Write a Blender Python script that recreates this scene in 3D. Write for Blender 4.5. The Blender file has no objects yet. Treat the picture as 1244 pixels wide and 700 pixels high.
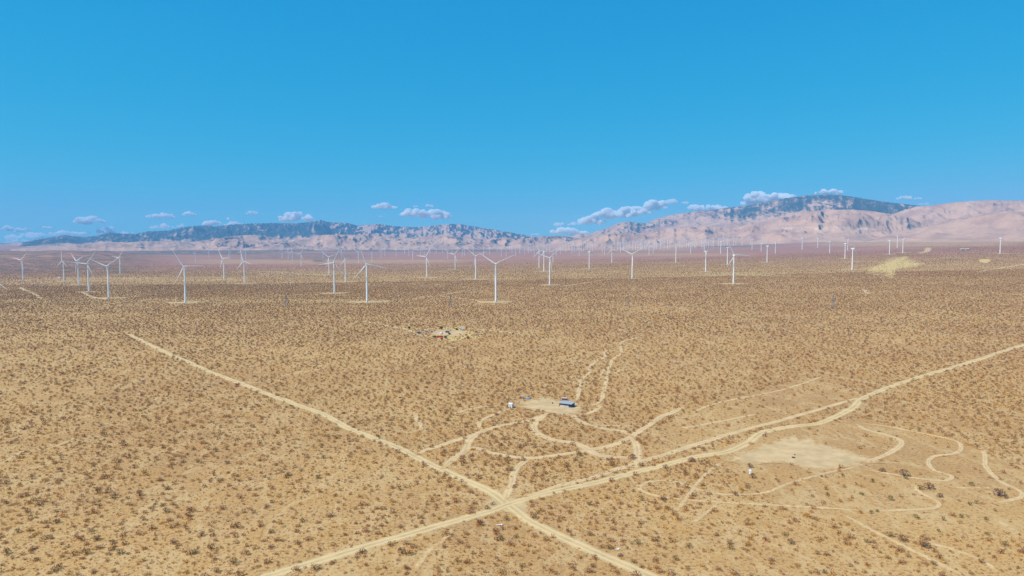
import bpy, math, random
import numpy as np
from mathutils import Vector, Matrix, Euler
R = math.radians
sc = bpy.context.scene
col = sc.collection

# ------------------------------------------------------------------ camera
CAM_H = 125.0
FPX = 829.0                      # focal length in pixels of a 1244 x 700 frame
HORIZON = 296.0
PITCH = math.atan((350 - HORIZON) / FPX)
cam_data = bpy.data.cameras.new('camera')
cam_data.sensor_width = 36.0
cam_data.lens = 36.0 * FPX / 1244.0
cam_data.clip_start = 1.0
cam_data.clip_end = 200000.0
cam = bpy.data.objects.new('camera', cam_data)
col.objects.link(cam)
cam.location = (0, 0, CAM_H)
cam.rotation_euler = (math.pi / 2 - PITCH, 0, 0)
sc.camera = cam

# ------------------------------------------------------------------ light
SUN_EL, SUN_AZ = 50.0, -112.0     # azimuth from +Y (view direction), clockwise: left and a little behind
sun_dir = Vector((math.cos(R(SUN_EL)) * math.sin(R(SUN_AZ)), math.cos(R(SUN_EL)) * math.cos(R(SUN_AZ)), math.sin(R(SUN_EL))))
ld = bpy.data.lights.new('sun', 'SUN')
ld.energy = 5.0
ld.angle = R(0.53)
ld.color = (1.0, 0.92, 0.80)
sun = bpy.data.objects.new('sun', ld)
col.objects.link(sun)
sun.location = (0, 0, 3000)
sun.rotation_euler = (-sun_dir).to_track_quat('-Z', 'Y').to_euler()

world = bpy.data.worlds.new('World')
sc.world = world
world.use_nodes = True
nt = world.node_tree
nt.nodes.clear()
sky = nt.nodes.new('ShaderNodeTexSky')
sky.sky_type = 'NISHITA'
sky.sun_disc = False
sky.sun_elevation = R(SUN_EL)
sky.sun_rotation = R(SUN_AZ)
sky.altitude = 700
sky.air_density = 1.0
sky.dust_density = 0.1
sky.ozone_density = 1.0
hs = nt.nodes.new('ShaderNodeHueSaturation')
hs.inputs['Hue'].default_value = 0.505
hs.inputs['Saturation'].default_value = 1.3
hs.inputs['Value'].default_value = 0.95
bg = nt.nodes.new('ShaderNodeBackground')
bg.inputs['Strength'].default_value = 0.115
wo = nt.nodes.new('ShaderNodeOutputWorld')
tint = nt.nodes.new('ShaderNodeMix'); tint.data_type = 'RGBA'; tint.blend_type = 'MULTIPLY'
tint.inputs['Factor'].default_value = 1.0
tint.inputs['B'].default_value = (0.30, 1.0, 1.10, 1)
nt.links.new(sky.outputs[0], tint.inputs['A'])
nt.links.new(tint.outputs['Result'], hs.inputs['Color'])
# the photograph's sky is nearly even in blue from top to horizon: flatten the gradient channel by channel
sp = nt.nodes.new('ShaderNodeSeparateColor'); cb = nt.nodes.new('ShaderNodeCombineColor')
nt.links.new(hs.outputs[0], sp.inputs[0])
for k, (gam, mul) in enumerate(((4.0, 0.00055), (0.46, 1.82), (0.22, 3.95))):
    pw = nt.nodes.new('ShaderNodeMath'); pw.operation = 'POWER'; pw.inputs[1].default_value = gam
    mu = nt.nodes.new('ShaderNodeMath'); mu.operation = 'MULTIPLY'; mu.inputs[1].default_value = mul
    nt.links.new(sp.outputs[max(k, 1)], pw.inputs[0]); nt.links.new(pw.outputs[0], mu.inputs[0]); nt.links.new(mu.outputs[0], cb.inputs[k])
nt.links.new(cb.outputs[0], bg.inputs['Color'])
nt.links.new(bg.outputs[0], wo.inputs['Surface'])

vs = sc.view_settings
vs.view_transform = 'Standard'
vs.look = 'None'
vs.exposure = 0.1
vs.gamma = 1.0
vs.use_curve_mapping = False
cy = sc.cycles
cy.max_bounces = 6
cy.diffuse_bounces = 3
cy.glossy_bounces = 2
cy.transparent_max_bounces = 8
cy.volume_bounces = 8
cy.max_bounces = 12
cy.use_denoising = True
cy.denoiser = 'OPENIMAGEDENOISE'
cy.denoising_input_passes = 'RGB_ALBEDO_NORMAL'
cy.denoising_prefilter = 'NONE'

rng = np.random.default_rng(7)
random.seed(7)

# ------------------------------------------------------------------ tagging helpers
def tag(o, label=None, cat=None, group=None, kind=None):
    if label: o['label'] = label
    if cat: o['category'] = cat
    if group: o['group'] = group
    if kind: o['kind'] = kind
    return o

def empty(name, loc, rz=0.0):
    o = bpy.data.objects.new(name, None)
    o.location = loc
    o.rotation_euler = (0, 0, rz)
    o.empty_display_size = 1.0
    col.objects.link(o)
    return o

def link_mesh(name, me, mats, parent=None):
    o = bpy.data.objects.new(name, me)
    for m in (mats if isinstance(mats, (list, tuple)) else [mats]):
        me.materials.append(m)
    col.objects.link(o)
    if parent is not None:
        o.parent = parent
    return o

def np_mesh(name, V, F, smooth=False, attrs=None, matidx=None):
    """V (n,3), F (m,3 or 4) arrays"""
    me = bpy.data.meshes.new(name)
    V = np.asarray(V, np.float32); F = np.asarray(F, np.int32)
    k = F.shape[1]
    me.vertices.add(len(V)); me.vertices.foreach_set('co', V.ravel())
    me.loops.add(F.size); me.loops.foreach_set('vertex_index', F.ravel())
    me.polygons.add(len(F))
    me.polygons.foreach_set('loop_start', np.arange(0, F.size, k, dtype=np.int32))
    me.polygons.foreach_set('loop_total', np.full(len(F), k, np.int32))
    if matidx is not None:
        me.polygons.foreach_set('material_index', np.asarray(matidx, np.int32))
    me.update(calc_edges=True)
    if smooth:
        me.polygons.foreach_set('use_smooth', np.ones(len(F), bool))
    for n, a in (attrs or {}).items():
        at = me.attributes.new(n, 'FLOAT', 'POINT')
        at.data.foreach_set('value', np.asarray(a, np.float32).ravel())
    return me

class MB:
    """collects boxes, tubes, prisms into one mesh"""
    def __init__(s): s.v = []; s.f = []
    def add(s, verts, faces, M=None):
        b = len(s.v)
        for p in verts:
            p = Vector(p)
            s.v.append(tuple(M @ p) if M is not None else tuple(p))
        for f in faces: s.f.append([b + i for i in f])
    def box(s, c, d, M=None, bev=0.0):
        x, y, z = (k / 2 for k in d)
        e = min(bev, x * .9, y * .9)
        ring = [(-x + e, -y), (x - e, -y), (x, -y + e), (x, y - e), (x - e, y), (-x + e, y), (-x, y - e), (-x, -y + e)] if e > 0 else [(-x, -y), (x, -y), (x, y), (-x, y)]
        s.prism([(a + c[0], b + c[1]) for a, b in ring], c[2] - z, c[2] + z, M)
    def prism(s, ring, z0, z1, M=None):
        n = len(ring)
        v = [(a, b, z0) for a, b in ring] + [(a, b, z1) for a, b in ring]
        f = [list(range(n))[::-1], list(range(n, 2 * n))] + [[i, (i + 1) % n, n + (i + 1) % n, n + i] for i in range(n)]
        s.add(v, f, M)
    def loft(s, rings, M=None, cap=True):
        n = len(rings[0]); v = [p for r in rings for p in r]; f = []
        for k in range(len(rings) - 1):
            for i in range(n):
                f.append([k * n + i, k * n + (i + 1) % n, (k + 1) * n + (i + 1) % n, (k + 1) * n + i])
        if cap:
            f.append(list(range(n))[::-1]); f.append([(len(rings) - 1) * n + i for i in range(n)])
        s.add(v, f, M)
    def tube(s, pts, rads, n=8, M=None):
        rings = []
        for i, p in enumerate(pts):
            p = Vector(p)
            a = Vector(pts[max(i - 1, 0)]); b = Vector(pts[min(i + 1, len(pts) - 1)])
            q = (b - a).to_track_quat('Z', 'Y')
            r = rads[i] if isinstance(rads, (list, tuple)) else rads
            rings.append([tuple(p + q @ Vector((r * math.cos(2 * math.pi * k / n), r * math.sin(2 * math.pi * k / n), 0))) for k in range(n)])
        s.loft(rings, M)
    def mesh(s, name, smooth=False):
        me = bpy.data.meshes.new(name)
        me.from_pydata(s.v, [], s.f)
        if smooth:
            me.polygons.foreach_set('use_smooth', [True] * len(me.polygons))
            try: me.set_sharp_from_angle(angle=R(40))
            except Exception: pass
        me.update()
        return me
    def build(s, name, mats, parent=None, smooth=False):
        return link_mesh(name, s.mesh(name, smooth), mats, parent)

# ------------------------------------------------------------------ noise
def _hash(ix, iy, seed):
    n = (ix.astype(np.int64) * 374761393 + iy.astype(np.int64) * 668265263 + seed * 1274126177) & 0xFFFFFFFF
    n = ((n ^ (n >> 13)) * 1274126177) & 0xFFFFFFFF
    n = ((n ^ (n >> 16)) * 2246822519) & 0xFFFFFFFF
    return ((n ^ (n >> 15)) & 0xFFFFFF) / float(0xFFFFFF)

def vnoise(x, y, seed=0, deriv=False):
    ix = np.floor(x); iy = np.floor(y)
    fx = x - ix; fy = y - iy
    ux = fx * fx * fx * (fx * (fx * 6 - 15) + 10); uy = fy * fy * fy * (fy * (fy * 6 - 15) + 10)
    a = _hash(ix, iy, seed); b = _hash(ix + 1, iy, seed); c = _hash(ix, iy + 1, seed); d = _hash(ix + 1, iy + 1, seed)
    k1 = b - a; k2 = c - a; k4 = a - b - c + d
    n = a + k1 * ux + k2 * uy + k4 * ux * uy
    if not deriv: return n
    dux = 30 * fx * fx * (fx * (fx - 2) + 1); duy = 30 * fy * fy * (fy * (fy - 2) + 1)
    return n, dux * (k1 + k4 * uy), duy * (k2 + k4 * ux)

def fbm(x, y, octv=4, seed=0):
    s = 0.0; a = .5; t = 0.0
    for k in range(octv):
        s = s + a * vnoise(x, y, seed + k); t += a; a *= .5
        x, y = 1.6 * x + 1.2 * y + 3.1, -1.2 * x + 1.6 * y + 7.7
    return s / t

def eroded(x, y, octv=8, seed=0, k=1.0):
    s = np.zeros_like(x); b = 1.0; dx = np.zeros_like(x); dy = np.zeros_like(x); t = 0
    for i in range(octv):
        n, nx, ny = vnoise(x, y, seed + i, True)
        dx += nx; dy += ny
        s += b * n / (1 + k * (dx * dx + dy * dy)); t += b
        b *= .5
        x, y = 1.6 * x + 1.2 * y, -1.2 * x + 1.6 * y
    return s / t

def ridged(x, y, octv=5, seed=0):
    s = 0.0; a = .5; t = 0; w = 1.0
    for i in range(octv):
        n = 1 - np.abs(2 * vnoise(x, y, seed + i) - 1)
        n = n * n
        s = s + a * n * w; t += a
        w = np.clip(n * 1.6, 0, 1); a *= .5
        x, y = 1.6 * x + 1.2 * y + 5.2, -1.2 * x + 1.6 * y + 1.3
    return s / t

def sstep(a, b, x):
    t = np.clip((x - a) / (b - a), 0, 1)
    return t * t * (3 - 2 * t)

# ------------------------------------------------------------------ terrain
def terrain(X, Y):
    X = np.asarray(X, float); Y = np.asarray(Y, float)
    s = np.clip(Y - 700, 0, 8000) / 1000.
    x = np.clip(X, -3300, 3600) / 1000.
    q = s / (1 + s)
    z = 1.69 * s - 0.289 * s * s + 29.7 * x * q - 1.23 * x * s * q + 6.27 * x * x * q
    z = z + 52 * np.clip((Y - 6500) / 4500., 0, 3) ** 1.4
    # gully-cut low ridge on the far left
    u = X / np.maximum(Y, 50.)
    w = sstep(-0.44, -0.62, u) * sstep(3300, 5900, Y) * (1 - sstep(6000, 9000, Y))
    g = ridged(X / 420. + 3, Y / 900., 4, 55)
    z = z + w * (60 + 24 * (g - .45))
    z = z + 7.0 * q * (fbm(X / 900., Y / 900., 4, 91) - .5)
    z = z + 0.9 * (fbm(X / 90., Y / 90., 3, 17) - .5) * sstep(180, 400, Y)
    return z

def ray(px, py):
    u = (np.asarray(px, float) - 622) / FPX; v = (350 - np.asarray(py, float)) / FPX
    dy = math.cos(PITCH) + v * math.sin(PITCH); dz = -math.sin(PITCH) + v * math.cos(PITCH)
    return u / dy, dz / dy        # per unit depth

_D = np.concatenate([np.linspace(150, 1200, 1400), np.geomspace(1202, 14000, 2600)])
def hit(px, py):
    """ground point seen at a pixel of the photograph"""
    a, b = ray(px, py)
    g = terrain(a * _D, _D) - (CAM_H + b * _D)
    i = np.argmax(g > 0)
    if g[i] <= 0: return None
    if i == 0: d = _D[0]
    else:
        t = g[i - 1] / (g[i - 1] - g[i]); d = _D[i - 1] + t * (_D[i] - _D[i - 1])
    return float(a * d), float(d)
def ground(px, py, lift=0.0):
    h = hit(px, py)
    return Vector((h[0], h[1], float(terrain(h[0], h[1])) + lift))
def zt(x, y): return float(terrain(x, y))
def project(X, Y, Z):
    dz = Z - CAM_H
    d = Y * math.cos(PITCH) - dz * math.sin(PITCH)
    v = Y * math.sin(PITCH) + dz * math.cos(PITCH)
    return 622 + FPX * X / d, 350 - FPX * v / d

# ------------------------------------------------------------------ materials
def mat(name, rgb, rough=0.8, metal=0.0, noise=0.12, scale=1.5, spec=0.3):
    m = bpy.data.materials.new(name); m.use_nodes = True
    t = m.node_tree; b = t.nodes['Principled BSDF']
    b.inputs['Roughness'].default_value = rough; b.inputs['Metallic'].default_value = metal
    b.inputs['Specular IOR Level'].default_value = spec
    n = t.nodes.new('ShaderNodeTexNoise'); n.inputs['Scale'].default_value = scale; n.inputs['Detail'].default_value = 4
    g = t.nodes.new('ShaderNodeNewGeometry'); tc = t.nodes.new('ShaderNodeTexCoord')
    t.links.new(tc.outputs['Object'], n.inputs['Vector'])
    mx = t.nodes.new('ShaderNodeMix'); mx.data_type = 'RGBA'
    mx.inputs['A'].default_value = (*[c * (1 - noise) for c in rgb], 1); mx.inputs['B'].default_value = (*[min(1, c * (1 + noise)) for c in rgb], 1)
    t.links.new(n.outputs['Fac'], mx.inputs['Factor']); t.links.new(mx.outputs['Result'], b.inputs['Base Color'])
    return m

class NT:
    """small node-tree writer"""
    def __init__(s, tree): s.t = tree
    def n(s, typ, **kw):
        nd = s.t.nodes.new(typ)
        for k, v in kw.items(): setattr(nd, k, v)
        return nd
    def link(s, a, b): s.t.links.new(a, b)
    def put(s, sock, v):
        if hasattr(v, 'links'): s.link(v, sock)
        elif v is not None: sock.default_value = v
    def math(s, op, a, b=None, c=None, clamp=False):
        nd = s.n('ShaderNodeMath', operation=op, use_clamp=clamp)
        for i, v in enumerate((a, b, c)):
            if v is not None: s.put(nd.inputs[i], v)
        return nd.outputs[0]
    def mix(s, f, a, b, blend='MIX'):
        nd = s.n('ShaderNodeMix', data_type='RGBA', blend_type=blend)
        s.put(nd.inputs['Factor'], f)
        for k, v in (('A', a), ('B', b)):
            s.put(nd.inputs[k], (*v, 1) if isinstance(v, tuple) else v)
        return nd.outputs['Result']
    def noise(s, vec, scale, detail=3, rough=.55):
        nd = s.n('ShaderNodeTexNoise'); s.link(vec, nd.inputs['Vector'])
        nd.inputs['Scale'].default_value = scale; nd.inputs['Detail'].default_value = detail; nd.inputs['Roughness'].default_value = rough
        return nd.outputs['Fac']
    def ramp(s, f, a, b):
        nd = s.n('ShaderNodeMapRange', interpolation_type='SMOOTHSTEP'); s.put(nd.inputs[0], f)
        nd.inputs[1].default_value = a; nd.inputs[2].default_value = b
        return nd.outputs[0]
    def attr(s, name):
        return s.n('ShaderNodeAttribute', attribute_name=name).outputs['Fac']

def sand_nodes(T):
    """colour of the open desert floor from world position; used by the ground and, at their edges, by roads and clearings"""
    pos = T.n('ShaderNodeNewGeometry').outputs['Position']
    big = T.noise(pos, 0.006, 4)
    mid = T.noise(pos, 0.05, 4)
    fine = T.noise(pos, 0.55, 3, .65)
    tiny = T.noise(pos, 1.7, 2, .6)
    c = T.mix(T.ramp(big, .35, .65), (0.555, 0.343, 0.132), (0.45, 0.263, 0.105))
    c = T.mix(T.math('MULTIPLY', T.ramp(mid, .45, .7), .55), c, (0.59, 0.38, 0.17))
    c = T.mix(T.math('MULTIPLY', T.ramp(fine, .48, .62), .8), c, (0.32, 0.165, 0.08))
    c = T.mix(T.math('MULTIPLY', T.ramp(tiny, .51, .62), T.ramp(T.noise(pos, .035, 3), .35, .65)), c, (0.52, 0.265, 0.07))
    c = T.mix(T.math('MULTIPLY', T.ramp(tiny, .46, .28), .35), c, (0.62, 0.43, 0.23))
    wp = T.n('ShaderNodeMapping'); wp.inputs['Scale'].default_value = (1, .45, 1); wp.inputs['Rotation'].default_value = (0, 0, .5); T.link(pos, wp.inputs['Vector'])
    wash = T.math('ABSOLUTE', T.math('SUBTRACT', T.noise(wp.outputs[0], .028, 5, .6), .5))
    c = T.mix(T.math('MULTIPLY', T.ramp(wash, .035, .0), .5), c, (0.61, 0.42, 0.20))
    c = T.mix(T.math('MULTIPLY', T.ramp(T.noise(pos, 4.5, 1, .5), .55, .7), .35), c, (0.30, 0.19, 0.11))
    return c, pos, fine, tiny

M = {}
m = bpy.data.materials.new('desert_ground'); m.use_nodes = True; T = NT(m.node_tree)
bs = m.node_tree.nodes['Principled BSDF']; bs.inputs['Roughness'].default_value = .95; bs.inputs['Specular IOR Level'].default_value = .1
c, pos, fine, tiny = sand_nodes(T)
mp = T.n('ShaderNodeMapping'); mp.inputs['Scale'].default_value = (.25, 1, 1); T.link(pos, mp.inputs['Vector'])
streak = T.noise(mp.outputs[0], 0.004, 5, .6)
far = T.mix(T.ramp(streak, .4, .62), (0.36, 0.165, 0.118), (0.42, 0.205, 0.13))
far = T.mix(T.math('MULTIPLY', T.ramp(T.noise(pos, 0.03, 3), .5, .7), .5), far, (0.23, 0.11, 0.09))
c = T.mix(T.attr('scrub'), c, far)
c = T.mix(T.math('MULTIPLY', T.attr('yellow'), T.ramp(T.noise(pos, 0.02, 4, .65), .3, .55)), c, (0.56, 0.40, 0.17))
dark = T.math('MULTIPLY', T.attr('trees'), T.ramp(T.noise(pos, 0.012, 4, .7), .40, .56))  # tree cover, plus one shadow streak painted into the ground colour
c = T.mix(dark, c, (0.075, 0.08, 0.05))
T.link(c, bs.inputs['Base Color'])
bp = T.n('ShaderNodeBump'); bp.inputs['Strength'].default_value = .5; bp.inputs['Distance'].default_value = .5
T.link(T.math('ADD', fine, T.math('MULTIPLY', tiny, .5)), bp.inputs['Height']); T.link(bp.outputs[0], bs.inputs['Normal'])
M['ground'] = m

def track_mat(name, rgb, rut, ns=.35, na=1.25):
    m = bpy.data.materials.new(name); m.use_nodes = True; T = NT(m.node_tree)
    b = m.node_tree.nodes['Principled BSDF']; b.inputs['Roughness'].default_value = .95; b.inputs['Specular IOR Level'].default_value = .1
    c, pos, fine, tiny = sand_nodes(T)
    e = T.attr('edge')
    f = T.ramp(T.math('ADD', e, T.math('MULTIPLY', T.math('SUBTRACT', T.noise(pos, ns, 4, .65), .5), na)), .12, .52)
    r = T.mix(T.ramp(T.noise(pos, .09, 5, .65), .35, .65), rgb, tuple(k * .78 for k in rgb))
    r = T.mix(T.math('MULTIPLY', T.attr('rut'), rut), r, tuple(min(1, k * 1.22) for k in rgb))
    r = T.mix(T.math('MULTIPLY', T.ramp(tiny, .6, .75), .35), r, tuple(k * .6 for k in rgb))
    c = T.mix(f, c, r)
    T.link(c, b.inputs['Base Color'])
    bp = T.n('ShaderNodeBump'); bp.inputs['Strength'].default_value = .4; bp.inputs['Distance'].default_value = .3
    T.link(fine, bp.inputs['Height']); T.link(bp.outputs[0], b.inputs['Normal'])
    return m
M['road'] = track_mat('graded_road_sand', (0.62, 0.44, 0.22), .6, .45, 1.5)
M['track'] = track_mat('track_sand', (0.64, 0.445, 0.23), .4, .4, 1.5)
M['pad'] = track_mat('pad_gravel', (0.60, 0.43, 0.22), .0, .08, 1.4)
M['yellow'] = track_mat('yellow_sand', (0.68, 0.475, 0.18), .0, .03, 2.4)

# ------------------------------------------------------------------ ground sheet
def poly_mask(px, py, poly):
    """point in polygon, pixel space of the layout survey (only used to find where a ground patch lies)"""
    inside = np.zeros(px.shape, bool); n = len(poly)
    for i in range(n):
        x1, y1 = poly[i]; x2, y2 = poly[(i + 1) % n]
        cnd = ((y1 > py) != (y2 > py)) & (px < (x2 - x1) * (py - y1) / ((y2 - y1) or 1e-9) + x1)
        inside ^= cnd
    return inside

def build_ground():
    az = np.concatenate([np.linspace(-180, -52, 44)[:-1], np.linspace(-52, 52, 1100), np.linspace(52, 180, 44)[1:-1]])
    rr = np.concatenate([[1.0], np.geomspace(30, 200, 12), np.geomspace(206, 14000, 420), np.geomspace(15500, 34000, 8)])
    A, Rr = np.meshgrid(np.radians(az), rr)
    X = Rr * np.sin(A); Y = Rr * np.cos(A)
    Z = terrain(X, Y)
    Z = np.where(Rr > 15000, np.minimum(Z, 90), Z)
    na = len(az); nr = len(rr)
    i = np.arange(nr - 1)[:, None]; j = np.arange(na)[None, :]
    F = np.stack([i * na + j, i * na + (j + 1) % na, (i + 1) * na + (j + 1) % na, (i + 1) * na + j], -1).reshape(-1, 4)[:, ::-1]
    n1 = fbm(X / 700., Y / 350., 4, 5)
    scrub = sstep(2600, 5000, Rr + 900 * (n1 - .5)) * .95
    pxx, pyy = project(X, np.maximum(Y, 30), Z)
    front = (Y > 400)
    yel = np.zeros_like(X)
    def band(x0, x1, y0, y1, s=1.0, soft=1.2):
        e = min(45, (x1 - x0) / 3)
        w = sstep(x0 - e, x0 + e, pxx) * (1 - sstep(x1 - e, x1 + e, pxx)) * sstep(y0 - soft, y0 + soft * .4, pyy) * (1 - sstep(y1 - soft * .4, y1 + soft, pyy))
        return w * s * front
    for b in ((60, 240, 337, 341, .2), (260, 400, 345, 347, .7), (0, 470, 364, 369, .3), (1075, 1100, 313, 316, .3), (850, 960, 331, 336, .55), (300, 420, 330, 333, .6),
              (600, 830, 301, 304, .5, 1), (640, 900, 296, 299, .7, 1), (1000, 1244, 293, 299, .4, 1), (240, 560, 316, 320, .35), (700, 900, 308, 311, .3, 1)):
        yel = np.maximum(yel, band(*b))
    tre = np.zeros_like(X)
    for b in ((-80, 175, 304, 331, .62, 3), (140, 330, 301, 309, .95, 1.5), (300, 620, 302, 305.5, .9, 1), (900, 1260, 284, 292, .9, 1.5), (300, 440, 308, 315, .5, 2), (790, 920, 296.5, 300, .9, .8), (380, 395, 315.5, 318.5, .9, .6)):  # tree bands; the thin one right of centre is a painted shadow streak
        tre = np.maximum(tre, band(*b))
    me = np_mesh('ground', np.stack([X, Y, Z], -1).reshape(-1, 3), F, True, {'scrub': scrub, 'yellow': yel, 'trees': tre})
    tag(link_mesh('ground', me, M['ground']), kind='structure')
build_ground()

# ------------------------------------------------------------------ mountains
m = bpy.data.materials.new('mountain_slopes'); m.use_nodes = True; T = NT(m.node_tree)
b = m.node_tree.nodes['Principled BSDF']; b.inputs['Roughness'].default_value = 1; b.inputs['Specular IOR Level'].default_value = 0
pos = T.n('ShaderNodeNewGeometry').outputs['Position']
grass = T.mix(T.ramp(T.noise(pos, .0022, 5, .6), .38, .64), (0.54, 0.33, 0.225), (0.39, 0.23, 0.17))
grass = T.mix(T.attr('pale'), grass, (0.68, 0.56, 0.40))
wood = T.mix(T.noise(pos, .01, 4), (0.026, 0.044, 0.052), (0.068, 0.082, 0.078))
f = T.math('ADD', T.attr('forest_shade'), T.math('MULTIPLY', T.math('SUBTRACT', T.noise(pos, .0055, 5, .62), .5), .6))  # tree cover mixed with shade painted on slopes turned from the sun
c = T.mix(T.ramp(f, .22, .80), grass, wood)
T.link(c, b.inputs['Base Color'])
M['mountain'] = m

def crest_fn(pts):
    pts = np.array(pts, float)
    a, s = ray(pts[:, 0], pts[:, 1])
    az = np.arctan(a); sl = s * np.cos(az)
    return lambda q: np.interp(q, az, sl)
def az_of(px): return math.atan(ray(px, 296)[0])

def mountain(name, pts, r0, r1, r2, seed, amp, scale, forest_shade_fn, pale=None, nr=190, daz=0.00075, power=1.15, k=1.0, rough=130., gs=1.0):
    x0, x1 = pts[0][0], pts[-1][0]
    az = np.arange(az_of(x0), az_of(x1), daz)
    sl = crest_fn(pts)(az)
    # small natural roughness of the skyline
    sl = sl + 0.0009 * (fbm(az * 90, az * 0, 5, seed + 40) - .5)
    rr = np.concatenate([np.linspace(r0, r1, int(nr * .8)), np.linspace(r1, r2, int(nr * .3))[1:]])
    A, Rr = np.meshgrid(az, rr)
    X = Rr * np.sin(A); Y = Rr * np.cos(A)
    rc = r1 + (r1 - r0) * .22 * (fbm(A * 14, A * 0 + 2, 3, seed + 9) - .6)
    t = (Rr - r0) / (rc - r0)
    up = np.clip(t, 0, 1) ** power
    dn = 1 - .75 * sstep(0, 1, (Rr - rc) / (r2 - rc + 1)) 
    base = terrain(X, Y) - 25
    crest = CAM_H + sl[None, :] * rc
    n = eroded(X / scale, Y / scale, 9, seed, k)
    rdg = ridged(X / (scale * .55) + .3 * n, Y / (scale * .8), 5, seed + 3)
    shape = np.where(t < 1, up, dn)
    mod = 1 + amp * ((n - n.mean()) * 1.6 + (rdg - .45) * .75) * np.clip(1.25 - up, .12, 1)
    H = (np.maximum(crest, base + 10) - base) * shape * mod
    gul = ridged(X / (620. * gs) + .5 * n, Y / (760. * gs), 5, seed + 21) + .55 * ridged(X / 210., Y / 240., 4, seed + 29)
    H = H + rough * np.clip((crest - base) / 220., .08, 1) * (gul - .62) * np.clip(up * 2.2, 0, 1) * np.clip(dn * 1.2 - .2, .2, 1)
    Z = base + H
    # bring each bearing's highest line of sight to the surveyed skyline
    el = (Z - CAM_H) / Rr
    top = el.max(0)
    i0 = el.argmax(0)
    rtop = rr[i0]; btop = base[i0, np.arange(len(az))]
    fac = (CAM_H + sl * rtop - btop) / np.maximum(CAM_H + top * rtop - btop, 5)
    ker = np.ones(5) / 5
    fac = np.clip(fac, .55, 1.6)
    fac = np.convolve(np.pad(fac, 2, mode='edge'), ker, 'valid')
    Z = base + H * fac[None, :]
    rel = (Z - base) / np.maximum((crest - base).max(0)[None, :], 30)
    gx = np.gradient(Z, axis=1) / np.maximum(Rr * daz, 1)
    px, py = project(X, Y, Z)
    fo = forest_shade_fn(px, py, rel, gx, n, rdg)  # gx terms paint slopes facing away from the sun darker, beyond real woodland
    pl = np.zeros_like(X) if pale is None else pale(px, py)
    na = len(az); nn = len(rr)
    i = np.arange(nn - 1)[:, None]; j = np.arange(na - 1)[None, :]
    F = np.stack([i * na + j, i * na + j + 1, (i + 1) * na + j + 1, (i + 1) * na + j], -1).reshape(-1, 4)[:, ::-1]
    me = np_mesh(name, np.stack([X, Y, Z], -1).reshape(-1, 3), F, True, {'forest_shade': fo, 'pale': pl})
    return tag(link_mesh(name, me, M['mountain']), kind='structure')

SKY_LEFT = [(-420, 296), (-200, 290), (-100, 297), (-10, 303), (8, 301.5), (30, 294), (60, 288.5), (80, 286), (100, 288.5), (115, 286.5), (133, 282.5), (150, 284.5), (165, 284), (180, 281), (205, 280), (225, 276), (245, 274), (260, 275), (280, 273), (300, 272), (330, 271), (360, 271.5), (380, 269.5), (390, 267.5), (400, 270), (420, 271), (435, 274), (450, 273), (460, 272), (480, 275), (500, 276), (520, 275), (535, 273), (550, 272), (560, 272.5), (575, 275), (600, 279), (620, 282.5), (640, 286), (655, 288.5), (670, 291), (700, 294), (760, 300)]
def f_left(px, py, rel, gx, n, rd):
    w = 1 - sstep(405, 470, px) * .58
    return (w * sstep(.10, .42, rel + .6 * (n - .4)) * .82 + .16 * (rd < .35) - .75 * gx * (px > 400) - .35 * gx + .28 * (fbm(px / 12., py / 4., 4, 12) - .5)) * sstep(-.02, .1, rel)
mountain('mountain_range', SKY_LEFT, 13500, 18500, 21500, 11, .6, 2300., f_left, rough=220., gs=1.5)
HILL_LEFT = [(-300, 299), (0, 303), (60, 300), (110, 296), (150, 294.5), (190, 293), (230, 294), (260, 291), (285, 286.5), (310, 285.5), (335, 289), (350, 292), (370, 289.5), (395, 285.5), (420, 285), (445, 285.5), (470, 288), (500, 289), (530, 286), (560, 288), (590, 291), (620, 289), (640, 289.5), (660, 287), (680, 286.5), (700, 289), (720, 292), (760, 296)]
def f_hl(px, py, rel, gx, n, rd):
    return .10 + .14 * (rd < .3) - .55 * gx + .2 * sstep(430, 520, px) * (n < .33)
mountain('foothills', HILL_LEFT, 10200, 12600, 14200, 23, .7, 1100., f_hl, nr=150, power=1.0)
SKY_RIGHT = [(640, 300), (665, 292), (680, 288.5), (695, 287), (705, 283.5), (715, 284.5), (735, 278), (750, 271.5), (762, 269), (772, 270.5), (785, 271.5), (800, 265), (820, 260.5), (840, 257.5), (860, 255.5), (880, 253), (900, 251), (920, 248), (940, 243.5), (960, 240), (980, 237.5), (1010, 236), (1030, 238), (1060, 243), (1090, 247), (1115, 250), (1150, 255), (1200, 262), (1300, 270), (1420, 280)]
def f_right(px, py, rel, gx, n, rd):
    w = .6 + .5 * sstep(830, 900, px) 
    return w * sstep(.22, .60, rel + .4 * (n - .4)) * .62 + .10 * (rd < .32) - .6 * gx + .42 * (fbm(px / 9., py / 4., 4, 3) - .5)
mountain('mountain_range', SKY_RIGHT, 10800, 15500, 18500, 37, .5, 2100., f_right, rough=85.)
HILL_RIGHT = [(640, 300), (690, 294), (720, 288), (745, 283), (775, 284), (800, 279), (830, 276), (860, 275), (890, 277), (915, 272), (940, 267), (965, 260), (985, 256.5), (1010, 255), (1035, 254.5), (1055, 256), (1075, 259), (1095, 262), (1130, 270), (1200, 276), (1300, 280)]
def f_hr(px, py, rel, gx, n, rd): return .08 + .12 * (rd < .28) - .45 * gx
def p_hr(px, py): return (sstep(925, 960, px) * (1 - sstep(1050, 1075, px)) * sstep(275.5, 277.5, py) * (1 - sstep(278.5, 280.5, py)) * .6 * (fbm(px / 14., py / 2., 3, 8) > .42))
mountain('foothills', HILL_RIGHT, 8600, 11000, 12600, 51, .6, 1300., f_hr, pale=p_hr, nr=150, power=1.05)
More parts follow.
